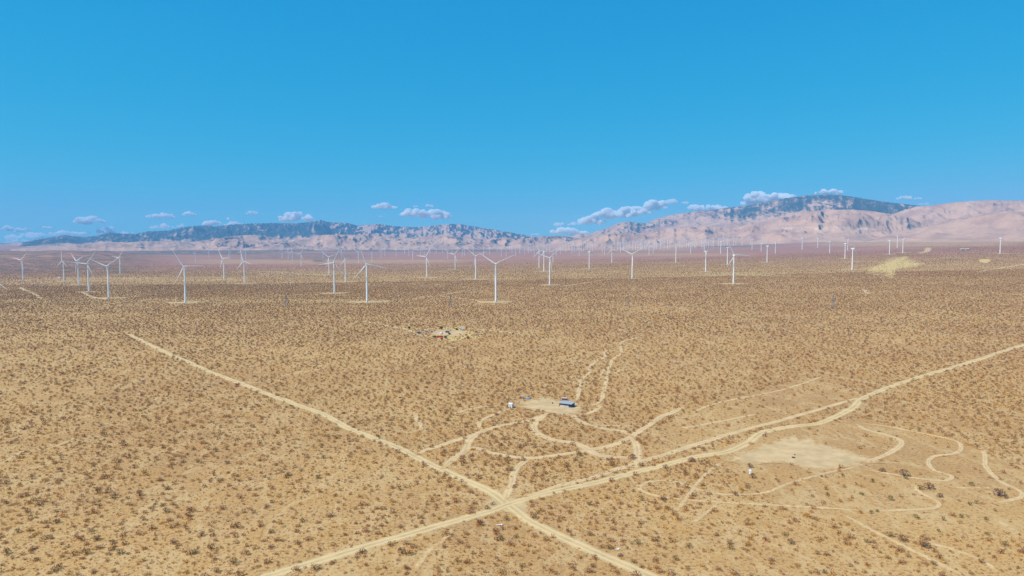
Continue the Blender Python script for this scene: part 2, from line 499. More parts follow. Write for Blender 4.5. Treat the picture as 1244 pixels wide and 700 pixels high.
SKY_FAR_RIGHT = [(1030, 290), (1060, 272), (1080, 262), (1100, 254.5), (1115, 251), (1135, 249), (1160, 246), (1185, 244), (1200, 243.3), (1225, 243.5), (1244, 244), (1320, 247), (1420, 255), (1600, 262)]
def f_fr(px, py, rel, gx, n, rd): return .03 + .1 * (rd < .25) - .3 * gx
mountain('mountain_range', SKY_FAR_RIGHT, 8900, 11800, 14000, 67, .5, 1500., f_fr, nr=150)
HILL_FAR_RIGHT = [(1040, 296), (1080, 285), (1120, 277), (1150, 269), (1180, 263.5), (1210, 258.5), (1244, 254.5), (1320, 252), (1420, 258), (1600, 265)]
mountain('foothills', HILL_FAR_RIGHT, 7400, 9300, 10500, 83, .4, 1700., lambda px, py, rel, gx, n, rd: .0 + .06 * (rd < .25) - .15 * gx, nr=120, power=1.1, rough=60.)

# ------------------------------------------------------------------ haze
def build_haze():
    x0, x1, y0, y1, z0, z1 = -26000, 26000, -4000, 22500, -700, 1450
    mb = MB(); mb.box(((x0 + x1) / 2, (y0 + y1) / 2, (z0 + z1) / 2), (x1 - x0, y1 - y0, z1 - z0))
    m = bpy.data.materials.new('haze_air'); m.use_nodes = True; t = m.node_tree; t.nodes.clear()
    o = t.nodes.new('ShaderNodeOutputMaterial'); v = t.nodes.new('ShaderNodeVolumePrincipled')
    v.inputs['Color'].default_value = (0.21, 0.57, 1.0, 1); v.inputs['Density'].default_value = 4.2e-5; v.inputs['Anisotropy'].default_value = 0.0
    t.links.new(v.outputs[0], o.inputs['Volume'])
    tag(mb.build('haze', m), kind='stuff')
build_haze()

# ------------------------------------------------------------------ roads, tracks, clearings
G = 1.0; GX0, GX1, GY0, GY1 = -2600, 2600, 180, 4300
keep = np.ones((int((GY1 - GY0) / G), int((GX1 - GX0) / G)), bool)      # where scrub may stand
def clear_disc(x, y, r):
    i0 = int((y - r - GY0) / G); i1 = int((y + r - GY0) / G) + 2; j0 = int((x - r - GX0) / G); j1 = int((x + r - GX0) / G) + 2
    i0 = max(i0, 0); j0 = max(j0, 0)
    if i1 <= i0 or j1 <= j0 or i0 >= keep.shape[0] or j0 >= keep.shape[1]: return
    i1 = min(i1, keep.shape[0]); j1 = min(j1, keep.shape[1])
    yy = np.arange(i0, i1)[:, None] * G + GY0 + .5; xx = np.arange(j0, j1)[None, :] * G + GX0 + .5
    keep[i0:i1, j0:j1] &= ((xx - x) ** 2 + (yy - y) ** 2) > r * r

def smooth_path(P, step):
    P = [np.array(p) for p in P]
    if len(P) == 2: P.insert(1, (P[0] + P[1]) / 2)
    Q = [2 * P[0] - P[1]] + P + [2 * P[-1] - P[-2]]
    out = []
    for i in range(1, len(Q) - 2):
        n = max(2, int(np.linalg.norm(Q[i + 1] - Q[i]) / step))
        for k in range(n):
            t = k / n
            a, b, c, d = Q[i - 1], Q[i], Q[i + 1], Q[i + 2]
            out.append(.5 * ((2 * b) + (c - a) * t + (2 * a - 5 * b + 4 * c - d) * t * t + (3 * b - a - 3 * c + d) * t ** 3))
    out.append(P[-1])
    return np.array(out)

def lift_of(d): return 0.05 + 0.00012 * d
_road_n = [0]
def strip(name, pix, width, material, strength=1.0, taper=False, label=None, scrub_gap=.42, step=None):
    W = [hit(*p) for p in pix]
    W = [w for w in W if w is not None]
    d = np.mean([w[1] for w in W])
    P = smooth_path(W, step or max(2.5, d * .008))
    _road_n[0] += 1
    off = fbm(np.arange(len(P)) / 9., np.full(len(P), 1.7 * _road_n[0]), 3, 3) - .5
    tan = np.gradient(P, axis=0); tan /= np.maximum(np.linalg.norm(tan, axis=1, keepdims=True), 1e-6)
    nor = np.stack([-tan[:, 1], tan[:, 0]], 1)
    wv = width * (1 + .35 * off)
    if taper:
        q = np.linspace(0, 1, len(P)); wv = wv * np.clip(np.minimum(q, 1 - q) * 12, .6, 1)
    ts = np.array([-1, -.8, -.62, -.45, -.3, -.12, 0, .12, .3, .45, .62, .8, 1])
    C = P + nor * (off * width * .35)[:, None]
    V = C[:, None, :] + nor[:, None, :] * (ts[None, :] * wv[:, None] * .75)[:, :, None]
    X = V[..., 0]; Y = V[..., 1]
    lf = lift_of(Y) + .004 * (_road_n[0] % 12)
    Z = terrain(X, Y) + lf * (1 - .75 * np.abs(ts)[None, :] ** 6)
    e = (1 - np.abs(ts) ** 2.2) * strength
    ends = np.clip(np.minimum(np.arange(len(P)), np.arange(len(P))[::-1]) / 3., 0, 1)
    E = e[None, :] * ends[:, None]
    rut = np.isin(np.abs(ts), [.3, .45]) * 1.0
    n, k = X.shape
    i = np.arange(n - 1)[:, None]; j = np.arange(k - 1)[None, :]
    F = np.stack([i * k + j, i * k + j + 1, (i + 1) * k + j + 1, (i + 1) * k + j], -1).reshape(-1, 4)[:, ::-1]
    me = np_mesh(name, np.stack([X, Y, Z], -1).reshape(-1, 3), F, True, {'edge': E, 'rut': np.tile(rut, n)})
    # make sure the sheet faces up
    if me.polygons[0].normal.z < 0: me.flip_normals()
    o = link_mesh(name, me, material)
    tag(o, label, kind='structure')
    for c_, w_ in zip(C, wv): clear_disc(c_[0], c_[1], w_ * scrub_gap + .5)
    return o

def patch(name, pix, *a, **k):
    patch_world(name, [hit(*p) for p in pix], *a, **k)
def patch_world(name, pts, material, strength=1.0, label=None, rings=7, gap=True, rough=.12):
    W = np.array(pts)
    n = len(W)
    W = smooth_path(list(W) + [W[0]], max(2., np.ptp(W[:, 0]) / 60))[:-1]
    n = len(W)
    cen = W.mean(0)
    _road_n[0] += 1
    ang = np.arange(n) * .35
    ro = 1 + rough * 2 * (fbm(ang, np.full(n, 9.1 * _road_n[0]), 3, 4) - .5)
    fr = np.linspace(1, 0.06, rings)
    V = np.concatenate([cen + (W - cen) * (f * np.where(f > .3, ro, 1))[:, None] * 1.08 if f == 1 else cen + (W - cen) * (f * ro)[:, None] for f in fr])
    edge = np.concatenate([np.full(n, strength * min(1, (1 - f) * 3.2)) for f in fr])
    V = np.concatenate([V, cen[None]]); edge = np.append(edge, strength)
    lf = lift_of(V[:, 1]) * .7 + .003 * (_road_n[0] % 12)
    Z = terrain(V[:, 0], V[:, 1]) + lf
    F = []
    for q in range(rings - 1):
        for i in range(n):
            F.append([q * n + i, q * n + (i + 1) % n, (q + 1) * n + (i + 1) % n, (q + 1) * n + i])
    for i in range(n):
        F.append([(rings - 1) * n + i, (rings - 1) * n + (i + 1) % n, len(V) - 1, len(V) - 1])
    F4 = [f for f in F if f[2] != f[3]]; F3 = [f[:3] for f in F if f[2] == f[3]]
    me = bpy.data.meshes.new(name)
    me.from_pydata(np.concatenate([V, Z[:, None]], 1).tolist(), [], F4 + F3)
    for nm, a in (('edge', edge), ('rut', edge * 0)):
        at = me.attributes.new(nm, 'FLOAT', 'POINT'); at.data.foreach_set('value', a.astype(np.float32))
    me.update()
    if me.polygons[0].normal.z < 0: me.flip_normals()
    tag(link_mesh(name, me, material), label, kind='structure')
    if gap:
        r = max(1.5, np.ptp(W[:, 0]) / 50)
        for f in np.linspace(0, .93, 40):
            for p in W[::2]: 
                q = cen + (p - cen) * f
                clear_disc(q[0], q[1], r)

ROAD_A = [(156, 406), (176, 416), (201, 428), (240, 445), (279, 461), (321, 477), (364, 493), (394, 504), (420, 519), (443, 528), (477, 541.5), (507, 556), (537, 570.5), (571, 586.5), (597, 599), (614, 611), (631, 623), (642, 632), (679, 651), (721, 670), (764, 689), (790, 701), (820, 716)]
ROAD_B = [(270, 716), (325, 700), (400, 678.6), (451, 662), (507, 646.4), (550, 633.6), (593, 621.6), (614, 613.5), (640, 605.7), (679, 596), (721, 587), (764, 575.7), (800, 567), (822, 561), (846, 555), (884, 549), (906, 539), (927, 526), (957, 519), (991, 515), (1013, 507), (1036, 496), (1045, 486), (1064, 477), (1099, 464), (1141, 451.4), (1184, 438.6), (1244, 419.3), (1300, 404)]
strip('dirt_road', ROAD_A, 5.3, M['road'])
strip('dirt_road', ROAD_B, 5.3, M['road'])
patch('road_junction', [(590, 616), (598, 603), (618, 604), (640, 610), (637, 628), (624, 625), (606, 619)], M['road'])
TR = [
 ([(636, 604), (660, 596), (679, 590), (700, 585), (721, 580), (743, 572), (764, 566), (800, 555), (820, 549), (863, 535), (906, 522), (949, 510.6), (991, 498.6), (1030, 487), (1044, 483)], 3.2, .95),
 ([(505, 554), (517, 547), (528.6, 543.6), (554, 535), (580, 527), (588.6, 523.4), (605.7, 518), (627, 513.6), (646.5, 510.6), (655, 504)], 3.2, 1),
 ([(539, 570), (550, 559), (560, 552), (565, 547), (571, 535), (584, 525), (592, 522)], 3.6, 1),
 ([(588, 524), (584, 520), (582, 515.7), (584, 511), (597, 505), (610, 499.4), (622, 496)], 2.4, .8),
 ([(666, 500.7), (657, 508), (649, 517), (653, 526.4), (674, 535), (700, 539), (717, 548), (730, 554), (768, 556), (774, 556)], 3.8, 1),
 ([(563, 551), (575, 543.6), (593, 549), (623, 555), (648.6, 556.4), (674, 553.4), (708.6, 548), (743, 541.4), (761, 534), (768, 530), (786, 518), (803, 507), (820, 500), (832, 493)], 3.4, 1),
 ([(693, 502), (708.6, 513.6), (734, 521), (756, 524), (767, 530)], 3.2, 1),
 ([(717, 516), (745, 517.5), (775, 518)], 1.6, .7),
 ([(766, 531), (773, 541), (774, 555), (773, 571)], 3.6, 1),
 ([(644, 557.7), (634, 563), (625, 573.6), (622, 588.6), (616, 600), (614, 609)], 2.8, .95),
 ([(700, 488), (703, 480), (704, 471.4), (705.7, 461.4), (717, 452), (715.7, 446.4), (725.7, 438), (735, 434.3), (734, 428), (741.4, 424.3)], 2.6, .9),
 ([(700, 494), (722, 492), (731, 485), (732, 481.4), (735.7, 467), (738.6, 453), (741.4, 443), (745.7, 435.7), (755.7, 428.6), (753.6, 420), (757, 415), (771, 411), (783, 406.4)], 2.6, .9),
 ([(731, 461), (730.7, 455.7), (733.6, 450), (731, 445)], 2.0, .7),
 ([(738, 455), (750, 452), (754, 447), (753, 443)], 1.8, .6),
 ([(505, 501), (506, 508), (511, 515), (512, 524)], 2.2, .8),
 ([(608, 494), (590, 494), (577, 496), (560, 500), (545, 505)], 2.0, .7),
 ([(696, 503), (712, 503), (726, 497), (730, 491)], 2.8, .9),
 ([(1045, 563), (1073, 554), (1092, 543.6), (1094, 535), (1077, 528.6), (1051.5, 522), (1039, 513.6)], 2.8, .95),
 ([(1039, 513.6), (1077, 518), (1120, 526.5), (1159, 535), (1168, 543.6), (1160, 551), (1137, 554), (1128, 561), (1135, 571.5), (1157, 578.5), (1148, 584), (1120, 582), (1094, 578), (1043, 569)], 2.0, .95),
 ([(1168, 542), (1189, 543.6), (1196, 552), (1197, 567), (1214, 584), (1236, 595), (1242, 603), (1227, 608), (1205, 612)], 2.0, .9),
 ([(1212, 592), (1180, 593), (1160, 592), (1141, 588)], 1.5, .6),
 ([(1060, 621), (1110, 619), (1137, 616.5), (1139, 610), (1124, 601.5), (1114, 596), (1115, 591), (1125, 590)], 1.7, .9),
 ([(1060, 621), (991, 616.5), (906, 612), (820, 606), (781, 597), (780, 589), (798, 584), (820, 585), (846, 594), (876, 600.5), (927, 599), (961, 586.5), (1009, 573.6), (1043, 567)], 1.6, .75),
 ([(972, 580), (985, 594), (998, 608)], 1.4, .42),
 ([(990, 574), (1010, 590), (1025, 605)], 1.4, .38),
 ([(1020, 622), (1051.5, 640), (1094, 661.5), (1137, 683), (1176, 702)], 1.8, .7),
 ([(1110, 657), (1150, 665), (1190, 680), (1222, 702)], 1.6, .6),
 ([(1200, 626), (1225, 640), (1250, 655)], 1.6, .55),
 ([(880, 560), (862, 572), (850, 584), (838, 600), (822, 622)], 1.6, .5),
 ([(820, 522), (860, 515), (900, 507), (923, 503)], 2.4, .6),
 ([(840, 503), (870, 490), (949, 474), (1004, 456)], 2.2, .5),
 ([(1000, 456), (1040, 462), (1075, 468)], 2.2, .4),
 ([(835, 640), (855, 625), (875, 610)], 1.5, .45),
 ([(270, 462), (310, 465), (350, 455), (420, 444)], 2.2, .45),
 ([(0, 565), (30, 548), (60, 545), (100, 528)], 1.6, .4),
 ([(500, 699), (520, 670), (540, 655), (552, 640)], 1.8, .38),
 ([(800, 560), (830, 545), (880, 540)], 1.6, .5),
 ([(560, 399), (580, 400), (620, 404), (660, 409)], 4., .9),
 ([(500, 405), (520, 400), (545, 398), (562, 397), (548, 407), (530, 408), (510, 407), (494, 400), (478, 397), (440, 390)], 3.4, .9),
 ([(562, 402), (575, 406), (590, 410)], 3, .6),
 ([(215, 422), (260, 424), (320, 417), (400, 413), (412, 414)], 2.4, .6),
 ([(24, 349), (29, 352), (39, 356), (52, 364)], 9, .9),
 ([(93, 354.5), (101, 356), (110, 360), (120, 362.5), (132, 363.5), (151, 363)], 8, 1),
 ([(75, 385), (92, 381.5), (112, 379.5), (125, 378)], 4, .9),
 ([(405, 370.5), (450, 367.5), (473.6, 365), (500, 363.5), (519, 360.4), (535, 359), (550.6, 356), (572.6, 352.5), (586, 350.5)], 7, 1),
 ([(505, 360), (520, 361), (535, 359.5), (544, 361), (572.6, 364), (588, 367.5), (606, 369)], 7, 1),
 ([(300, 330), (325, 330), (363, 332.5), (400, 335), (425, 334)], 14, .7),
 ([(286, 345.5), (330, 345), (386, 342.5), (420, 343), (440, 342)], 10, .85),
 ([(680, 348.5), (700, 345.5), (745, 339), (768, 338.6), (800, 338)], 10, .7),
 ([(500, 338), (520, 337.4), (560, 338.5), (590, 340)], 9, .7),
 ([(530, 330), (545, 328.5), (565, 328)], 14, .7),
 ([(780, 314.5), (810, 314.6)], 22, .7),
 ([(1186, 331), (1205, 327.5), (1222, 325), (1244, 321.3), (1260, 319)], 10, .9),
 ([(1128, 312.4), (1150, 312.6), (1189, 312.6)], 16, .6),
 ([(1115, 308), (1126, 305.5), (1128, 301)], 22, .6),
 ([(1195, 308.7), (1215, 308.4), (1250, 308)], 22, .7),
 ([(1000, 368.5), (1012, 369.5), (1030, 369.5)], 5, .7),
 ([(1047, 351), (1052, 355), (1056, 358)], 7, .6),
 ([(640, 386), (655, 385), (680, 388)], 3, .4),
]
for pts, w, s in TR:
    if pts[0][0] > 880 and pts[0][1] > 500: s *= .68
    strip('dirt_track', pts, w * 1.15, M['track'], s, taper=True)
patch('clearing', [(626, 488), (640, 485), (655, 483.5), (672, 485), (686, 486.5), (702, 490), (708, 497), (704, 505), (690, 506), (672, 503), (655, 500), (640, 496), (629, 494)], M['track'], .62, rough=.5)
patch('clearing', [(880, 556), (901, 549), (927, 541.5), (961, 528), (979, 533), (1009, 541), (1043, 550), (1060, 558), (1045, 565), (1009, 571), (975, 568), (940, 562), (905, 563)], M['track'], .85, gap=True, rough=.35)
cx, cyy = 1040, 260
patch('bare_sand', [(cx + a / 6.098, cyy + b / 6.098) for a, b in ((210, 355), (300, 330), (380, 306), (395, 316), (360, 340), (440, 352), (515, 380), (400, 398), (320, 408), (250, 425), (290, 445), (270, 478), (200, 467), (140, 440), (80, 410), (0, 417), (80, 396), (170, 378))], M['yellow'], .7, rings=8, rough=.35, gap=False)
patch('bare_sand', [(cx + a / 6.098, cyy + b / 6.098) for a, b in ((905, 350), (930, 335), (975, 335), (995, 345), (965, 365), (935, 362))], M['yellow'], .9, rough=.2)
patch('bare_sand', [(515, 403), (545, 397), (566, 399), (580, 407), (560, 413), (530, 412)], M['yellow'], .95, gap=False, rough=.3)
patch('clearing', [(522, 405), (535, 400.5), (560, 402), (568, 406), (552, 410), (534, 410)], M['track'], .7, rough=.3)

# ------------------------------------------------------------------ leaf materials
def leaf_mat(name, rgb, sub=.12):
    m = bpy.data.materials.new(name); m.use_nodes = True; t = NT(m.node_tree)
    b = m.node_tree.nodes['Principled BSDF']; b.inputs['Roughness'].default_value = .85; b.inputs['Specular IOR Level'].default_value = .15
    oi = t.n('ShaderNodeObjectInfo'); pos = t.n('ShaderNodeNewGeometry').outputs['Position']
    f = t.math('ADD', t.math('MULTIPLY', oi.outputs['Random'], .6), t.math('MULTIPLY', t.noise(pos, .7, 2), .4))
    t.link(t.mix(f, tuple(k * .7 for k in rgb), tuple(k * 1.3 for k in rgb)), b.inputs['Base Color'])
    return m
L = {'brown': leaf_mat('dry_twigs', (0.25, 0.122, 0.068)), 'grey': leaf_mat('grey_twigs', (0.235, 0.13, 0.11)), 'olive': leaf_mat('olive_leaves', (0.20, 0.13, 0.04)),
     'rust': leaf_mat('rust_dry_leaves', (0.60, 0.26, 0.03)), 'straw': leaf_mat('straw', (0.46, 0.31, 0.11)), 'green': leaf_mat('green_leaves', (0.06, 0.085, 0.018)), 'bark': leaf_mat('bark', (0.09, 0.065, 0.05))}

# ------------------------------------------------------------------ wind turbines
M['tower'] = mat('white_tower_paint', (0.86, 0.86, 0.86), .45, noise=.04, scale=.2)
M['blade'] = mat('white_blade_coat', (0.76, 0.76, 0.76), .4, noise=.03, scale=.2)
M['concrete'] = mat('concrete', (0.42, 0.39, 0.34), .9)
M['galv'] = mat('galvanised_steel', (0.22, 0.235, 0.26), .6, .2)
M['dark'] = mat('dark_grey', (0.05, 0.05, 0.055), .7)

HUB = 80.0
def make_turbine():
    root = empty('wind_turbine', (0, 0, 0))
    mb = MB()
    n = 20
    zs = [(0, 2.25), (.4, 2.25), (.41, 2.15), (20, 2.02), (40, 1.85), (60, 1.65), (77.6, 1.45), (77.6, 1.62), (78.1, 1.62)]
    mb.loft([[(r * math.cos(2 * math.pi * k / n), r * math.sin(2 * math.pi * k / n), z) for k in range(n)] for z, r in zs])
    tw = mb.build('tower', M['tower'], root, True)
    mb = MB(); mb.box((0, -2.2, 1.9), (1.1, .25, 2.4)); mb.box((0, -2.6, .55), (1.6, 1.2, .25))
    mb.build('door', M['galv'], tw)
    mb = MB()     # nacelle: tapered rounded box, rotor in front (-Y)
    def sec(y, w, h0, h1, e):
        return [(-w + e, y, h0), (w - e, y, h0), (w, y, h0 + e), (w, y, h1 - e), (w - e, y, h1), (-w + e, y, h1), (-w, y, h1 - e), (-w, y, h0 + e)]
    mb.loft([sec(y, w, HUB - a, HUB + b, .5) for y, w, a, b in ((-3.6, 1.2, 1.3, 1.3), (-3.2, 1.7, 1.8, 1.8), (1, 1.9, 2.0, 2.0), (5, 1.8, 1.8, 1.9), (6.6, 1.5, 1.2, 1.7))])
    na = mb.build('nacelle', M['tower'], root)
    mb = MB(); mb.box((0, 4.6, HUB + 2.3), (1.6, .5, .9)); mb.tube([(0, 5.2, HUB + 1.8), (0, 5.2, HUB + 3.8)], .08, 6)
    mb.build('wind_vane', M['galv'], na)
    mb = MB()
    n = 14
    mb.loft([[(r * math.cos(2 * math.pi * k / n), y, HUB + r * math.sin(2 * math.pi * k / n)) for k in range(n)] for y, r in ((-3.5, 1.3), (-4.2, 1.65), (-5.6, 1.6), (-6.6, 1.1), (-7.1, .35))])
    hub = mb.build('rotor_hub', M['blade'], root, True)
    mb = MB()     # one blade along +Z from the hub centre
    secs = []
    for z, ch, th, tw_ in ((1.0, 1.9, 1.9, 0), (2.6, 1.9, 1.8, 0), (5, 2.4, 1.1, 16), (8.5, 2.9, .75, 14), (14, 2.4, .5, 10), (22, 1.8, .36, 6), (31, 1.3, .24, 3), (38, .9, .15, 1), (41.6, .7, .08, 0), (42.4, .2, .04, 0)):
        a = R(tw_); pts = []
        for k in range(10):
            t = 2 * math.pi * k / 10
            x = (math.cos(t) - .35 * (z > 3)) * ch / 2; y = math.sin(t) * th / 2 * (1 - .35 * math.cos(t) * -1 if z > 3 else 1)
            pts.append((x * math.cos(a) - y * math.sin(a), x * math.sin(a) + y * math.cos(a), z))
        secs.append(pts)
    mb.loft(secs)
    bm = mb.mesh('blade', True)
    for k in range(3):
        b = link_mesh('blade', bm, [] if k else M['blade'], root)
        b.location = (0, -5.0, HUB); b.rotation_mode = 'XYZ'; b.rotation_euler = (0, R(120 * k), 0)
    return root

def kids(o): return [c for c in bpy.data.objects if c.parent == o]
def copy_tree(o, tree, parent=None):
    c = o.copy(); col.objects.link(c)
    if parent is not None: c.parent = parent
    for ch, sub in tree: copy_tree(ch, sub, c)
    return c
def tree_of(o): return [(c, tree_of(c)) for c in kids(o)]

WT = make_turbine(); WTREE = tree_of(WT)
for a_ in ('label',): pass
def pad(x, y, rx, ry, strength=1.0):
    a = np.linspace(0, 2 * math.pi, 28)[:-1]
    patch_world('gravel_pad', [(x + rx * math.cos(t), y + ry * math.sin(t)) for t in a], M['pad'], strength)

N_WT = [0]
def turbine(px, base, hub, phase, label, group=None, yaw=None, pad_=True):
    h = hit(px, base)
    if h is None or h[1] > 9500:
        a, b = ray(px, base); d = 8200.0; h = (float(a * d), d)
    x, y = h
    z = zt(x, y)
    s = 1.0
    if hub is not None:
        hh = (ray(px, hub)[1] * y + CAM_H - z)
        s = min(1.22, max(.85, hh / HUB))
    i = N_WT[0]; N_WT[0] += 1
    o = WT if i == 0 else copy_tree(WT, WTREE)
    o.location = (x, y, z - .1)
    o.scale = (s, s, s)
    o.rotation_euler = (0, 0, R((5 if yaw is None else yaw) + (random.uniform(-6, 6) if px in (446, 602.5, 406.4, 132.2, 108) else random.uniform(-40, 30))))
    for ch in (WT.children if i == 0 else o.children):
        if ch.name.startswith('blade'):
            k = round(math.degrees(ch.rotation_euler[1]) / 120) if i == 0 else None
    bl = [c for c in o.children if c.name.startswith('blade')]
    for k, c in enumerate(bl): c.rotation_euler = (0, R(120 * k + phase), 0)
    o['label'] = label; o['category'] = 'wind turbine'; o['group'] = group or 'white wind turbines on the desert plain'
    if pad_ and y < 4000: pad(x, y, random.uniform(36, 56), random.uniform(18, 28), 1.0)
    return o

NEARWT = [
 (28, 341, 316.1, 45, 'white wind turbine before the dotted low ridge, nearest the left edge'),
 (77.8, 342, 317.2, 0, 'white wind turbine beside a tiny pale hut, just left of a close group of three'),
 (95.7, 346.5, 317.2, 70, 'rearmost of the three close turbines at left, one blade stretched up to the right'),
 (108, 354.9, 320.3, 36, 'middle one of the three close turbines at left, one blade level to the left'),
 (132.2, 362.3, 323.4, 55, 'tallest of the three close turbines at left, at the end of the bent sandy track'),
 (146, 333.7, 313.2, 40, 'small white turbine standing behind and right of the close group of three at left'),
 (225.4, 367.8, 323.8, 88, 'large near white turbine at left standing alone on a wide pale pad'),
 (272.3, 340, 314.3, -35, 'mid sized white turbine right of the large lone left one, on a yellow sandy band'),
 (297.1, 344.7, 317.2, 105, 'mid sized left turbine on the edge of the dark scrub band, blade low right'),
 (237.5, 320.3, 307, 0, 'tall thin turbine rising over the left mountain foot, right behind the large lone left turbine'),
 (253.9, 313.2, 302, 10, 'tiny turbine at left mountain foot, between two taller thin ones'),
 (278.4, 315.3, 303, 25, 'small thin turbine at mountain foot, right above the mid sized one on the yellow band'),
 (293.2, 319.5, 305.4, 5, 'left one of a tight small pair at the left mountain foot'),
 (298.7, 315.6, 303.8, 0, 'right one of a tight small pair at the left mountain foot'),
 (342.9, 314, 302, -20, 'small turbine at mountain foot, leftmost of a loose row of four'),
 (350.3, 315.6, 305, 10, 'small turbine second from left in the loose row of four at the mountain foot'),
 (355.3, 317.2, 305.4, 0, 'small turbine third from left in the loose row of four at the mountain foot'),
 (366, 324.2, 308.5, 30, 'small turbine, rightmost and nearest of the loose row of four'),
 (392.6, 314.5, 303.8, 20, 'tiny turbine beside a dark clump of trees on the plain left of centre'),
 (399.8, 334.1, 312.4, 70, 'slim turbine just behind the left turbine of the pair left of the nearest turbine'),
 (406.4, 356.4, 319, 22, 'white turbine on a pad left of the nearest one, blade pointing low to the right'),
 (419.8, 342.8, 314.8, -22, 'white turbine between two nearer ones left of centre, blade leaning up to the left'),
 (446, 367, 321, -19, 'nearest white turbine left of centre, all three blades spread wide on its pad'),
 (435.6, 319.8, 306, 60, 'tiny turbine seen just left behind the wide spread rotor of the nearest one'),
 (452, 319, 307, 0, 'tiny turbine seen just right behind the wide spread rotor of the nearest one'),
 (518.4, 337.3, 311.6, 35, 'mid sized turbine between the nearest one and the centre, on a straight pale strip'),
 (553, 327.8, 309, 40, 'smaller turbine on a thin pale pad between two mid sized ones left of centre'),
 (578, 339.6, 310.9, -50, 'mid sized turbine just left behind the near central one'),
 (602.5, 367, 320.6, 64, 'near central white turbine with a Y shaped rotor at the end of the forked track'),
 (654.9, 325.8, 304.5, -24, 'left and farther one of two close turbines at the centre'),
 (660.8, 330.2, 306, -18, 'right one of two close turbines at the centre, just behind a nearer one'),
 (667.7, 346.5, 313.2, 50, 'mid sized central turbine with open V blades in front of two close ones'),
 (671.8, 318.7, 305, 10, 'small turbine seen just right behind the open V rotor at centre'),
 (715.8, 326.9, 305.8, 0, 'slim turbine standing alone right of the central cluster, blade straight up'),
 (743.3, 319.5, 303, -15, 'small slim turbine between the lone slim one and the near right of centre one'),
 (768, 338.6, 309, 57, 'mid sized turbine right of centre with Y rotor at the end of a pale strip'),
 (788.5, 310.3, 297, 5, 'small thin turbine just right behind the mid sized Y rotor right of centre'),
 (821, 319.4, 301.3, 62, 'smaller white turbine with Y rotor midway between two mid sized ones at right of centre'),
 (839, 308.3, 295.8, 0, 'small thin turbine between the smaller Y rotor one and the mid sized pair at right'),
 (857.3, 330.3, 305.6, 70, 'mid sized turbine left of the nearest right-hand one, one blade to the upper right'),
 (855.6, 307, 292, 0, 'tiny turbine standing directly over the rotor of the mid sized one at right'),
 (875.4, 308.3, 293.8, 15, 'thin distant turbine between the two mid sized ones at right'),
 (883.6, 321.6, 301.2, 30, 'turbine close behind and left of the nearest right-hand one, blade up to the right'),
 (891, 344.9, 310, -28, 'nearest turbine right of centre, on a thin pale pad'),
 (913.6, 303.7, 291.4, 0, 'thin far turbine first right of the nearest right-hand one'),
 (924.6, 305.6, 292, 10, 'thin far turbine just left behind the stout one right of the nearest right-hand one'),
 (931.8, 318.6, 299, 0, 'stout mid distance turbine seen edge on, right of the nearest right-hand one'),
 (941.9, 308.4, 294.6, 5, 'far turbine just right of the stout edge-on one'),
 (974.4, 303.7, 289.4, 0, 'left one of two thin far turbines spaced under the pale streak on the right hills'),
 (993.3, 300.9, 289.4, 0, 'right one of two thin far turbines spaced under the pale streak on the right hills'),
 (1007.9, 307.9, 293.3, 10, 'far turbine alone left of the three crowded ones at right'),
 (1026.4, 314.5, 296, 0, 'left one of three crowded turbines at right'),
 (1029.7, 304.3, 291.4, 5, 'rearmost one of three crowded turbines at right'),
 (1035.2, 328, 302, 0, 'nearest one of three crowded turbines at right, left of the yellow sand'),
 (1080.5, 309.2, 292.5, 180, 'left one of three turbines above the yellow sand patch'),
 (1090, 301.3, 287, 40, 'rearmost middle one of three turbines above the yellow sand patch'),
 (1096.7, 307.2, 290.8, 35, 'right one of three turbines above the yellow sand patch'),
 (1214.8, 308.4, 289.5, 5, 'lone white turbine near the right edge'),
]
LX = 'white wind turbine outside'
for t in NEARWT:
    x_ = t[0]
    turbine(*t, yaw=6 if x_ < 560 else -8 if x_ < 870 else 75 if x_ == 931.8 else 12 if x_ < 960 else 40)
turbine(-8, 391, 336.5, 122, 'turbine mostly beyond the left edge, only a blade tip reaching into view', pad_=False, yaw=30)
GA = ('far pale turbine in the hazy row below the left mountains, left of centre', 'hazy turbines left of centre')
for x_, b_ in ((414.7, 314.5), (462.9, 314), (467.6, 311), (481.4, 311.6), (491.6, 309.3), (496.8, 311.6), (501.5, 316.7), (510.8, 313), (515.5, 311), (537.5, 307.7), (544, 315), (549.3, 307.7), (561.6, 312), (564.3, 311), (575, 308), (587.5, 311.6), (530, 308.5), (522.5, 309)):
    turbine(x_, b_, b_ - random.uniform(9.5, 11), random.uniform(0, 120), GA[0], GA[1])
GB = ('far pale turbine crowded in the haze below the gap between the mountains', 'hazy turbines below the mountain gap')
for x_, b_ in ((609, 312), (615, 312), (626.4, 312), (631.4, 304), (637.4, 309), (649, 311.6), (675.8, 311), (680.8, 309), (687.5, 301), (691, 304), (703.7, 311.2), (706.4, 306), (713.5, 303), (731.6, 307.7), (734.4, 310), (754, 307), (763, 307), (642, 303), (656, 303.5), (668, 303), (698, 302), (720, 300.5), (726, 302.5), (747, 300), (595, 309), (619, 305), (604, 306), (622, 307.5), (645, 306), (660, 309), (664, 300.5), (683, 304.5), (695, 308), (709, 301), (717, 306), (740, 303), (750, 303.5), (757, 301)):
    turbine(x_, b_, b_ - random.uniform(8.5, 10.5), random.uniform(0, 120), GB[0], GB[1])
GC = ('tiny pale turbine in the dense ranks on the slope below the dark right mountain', 'tiny turbines below the dark right mountain')
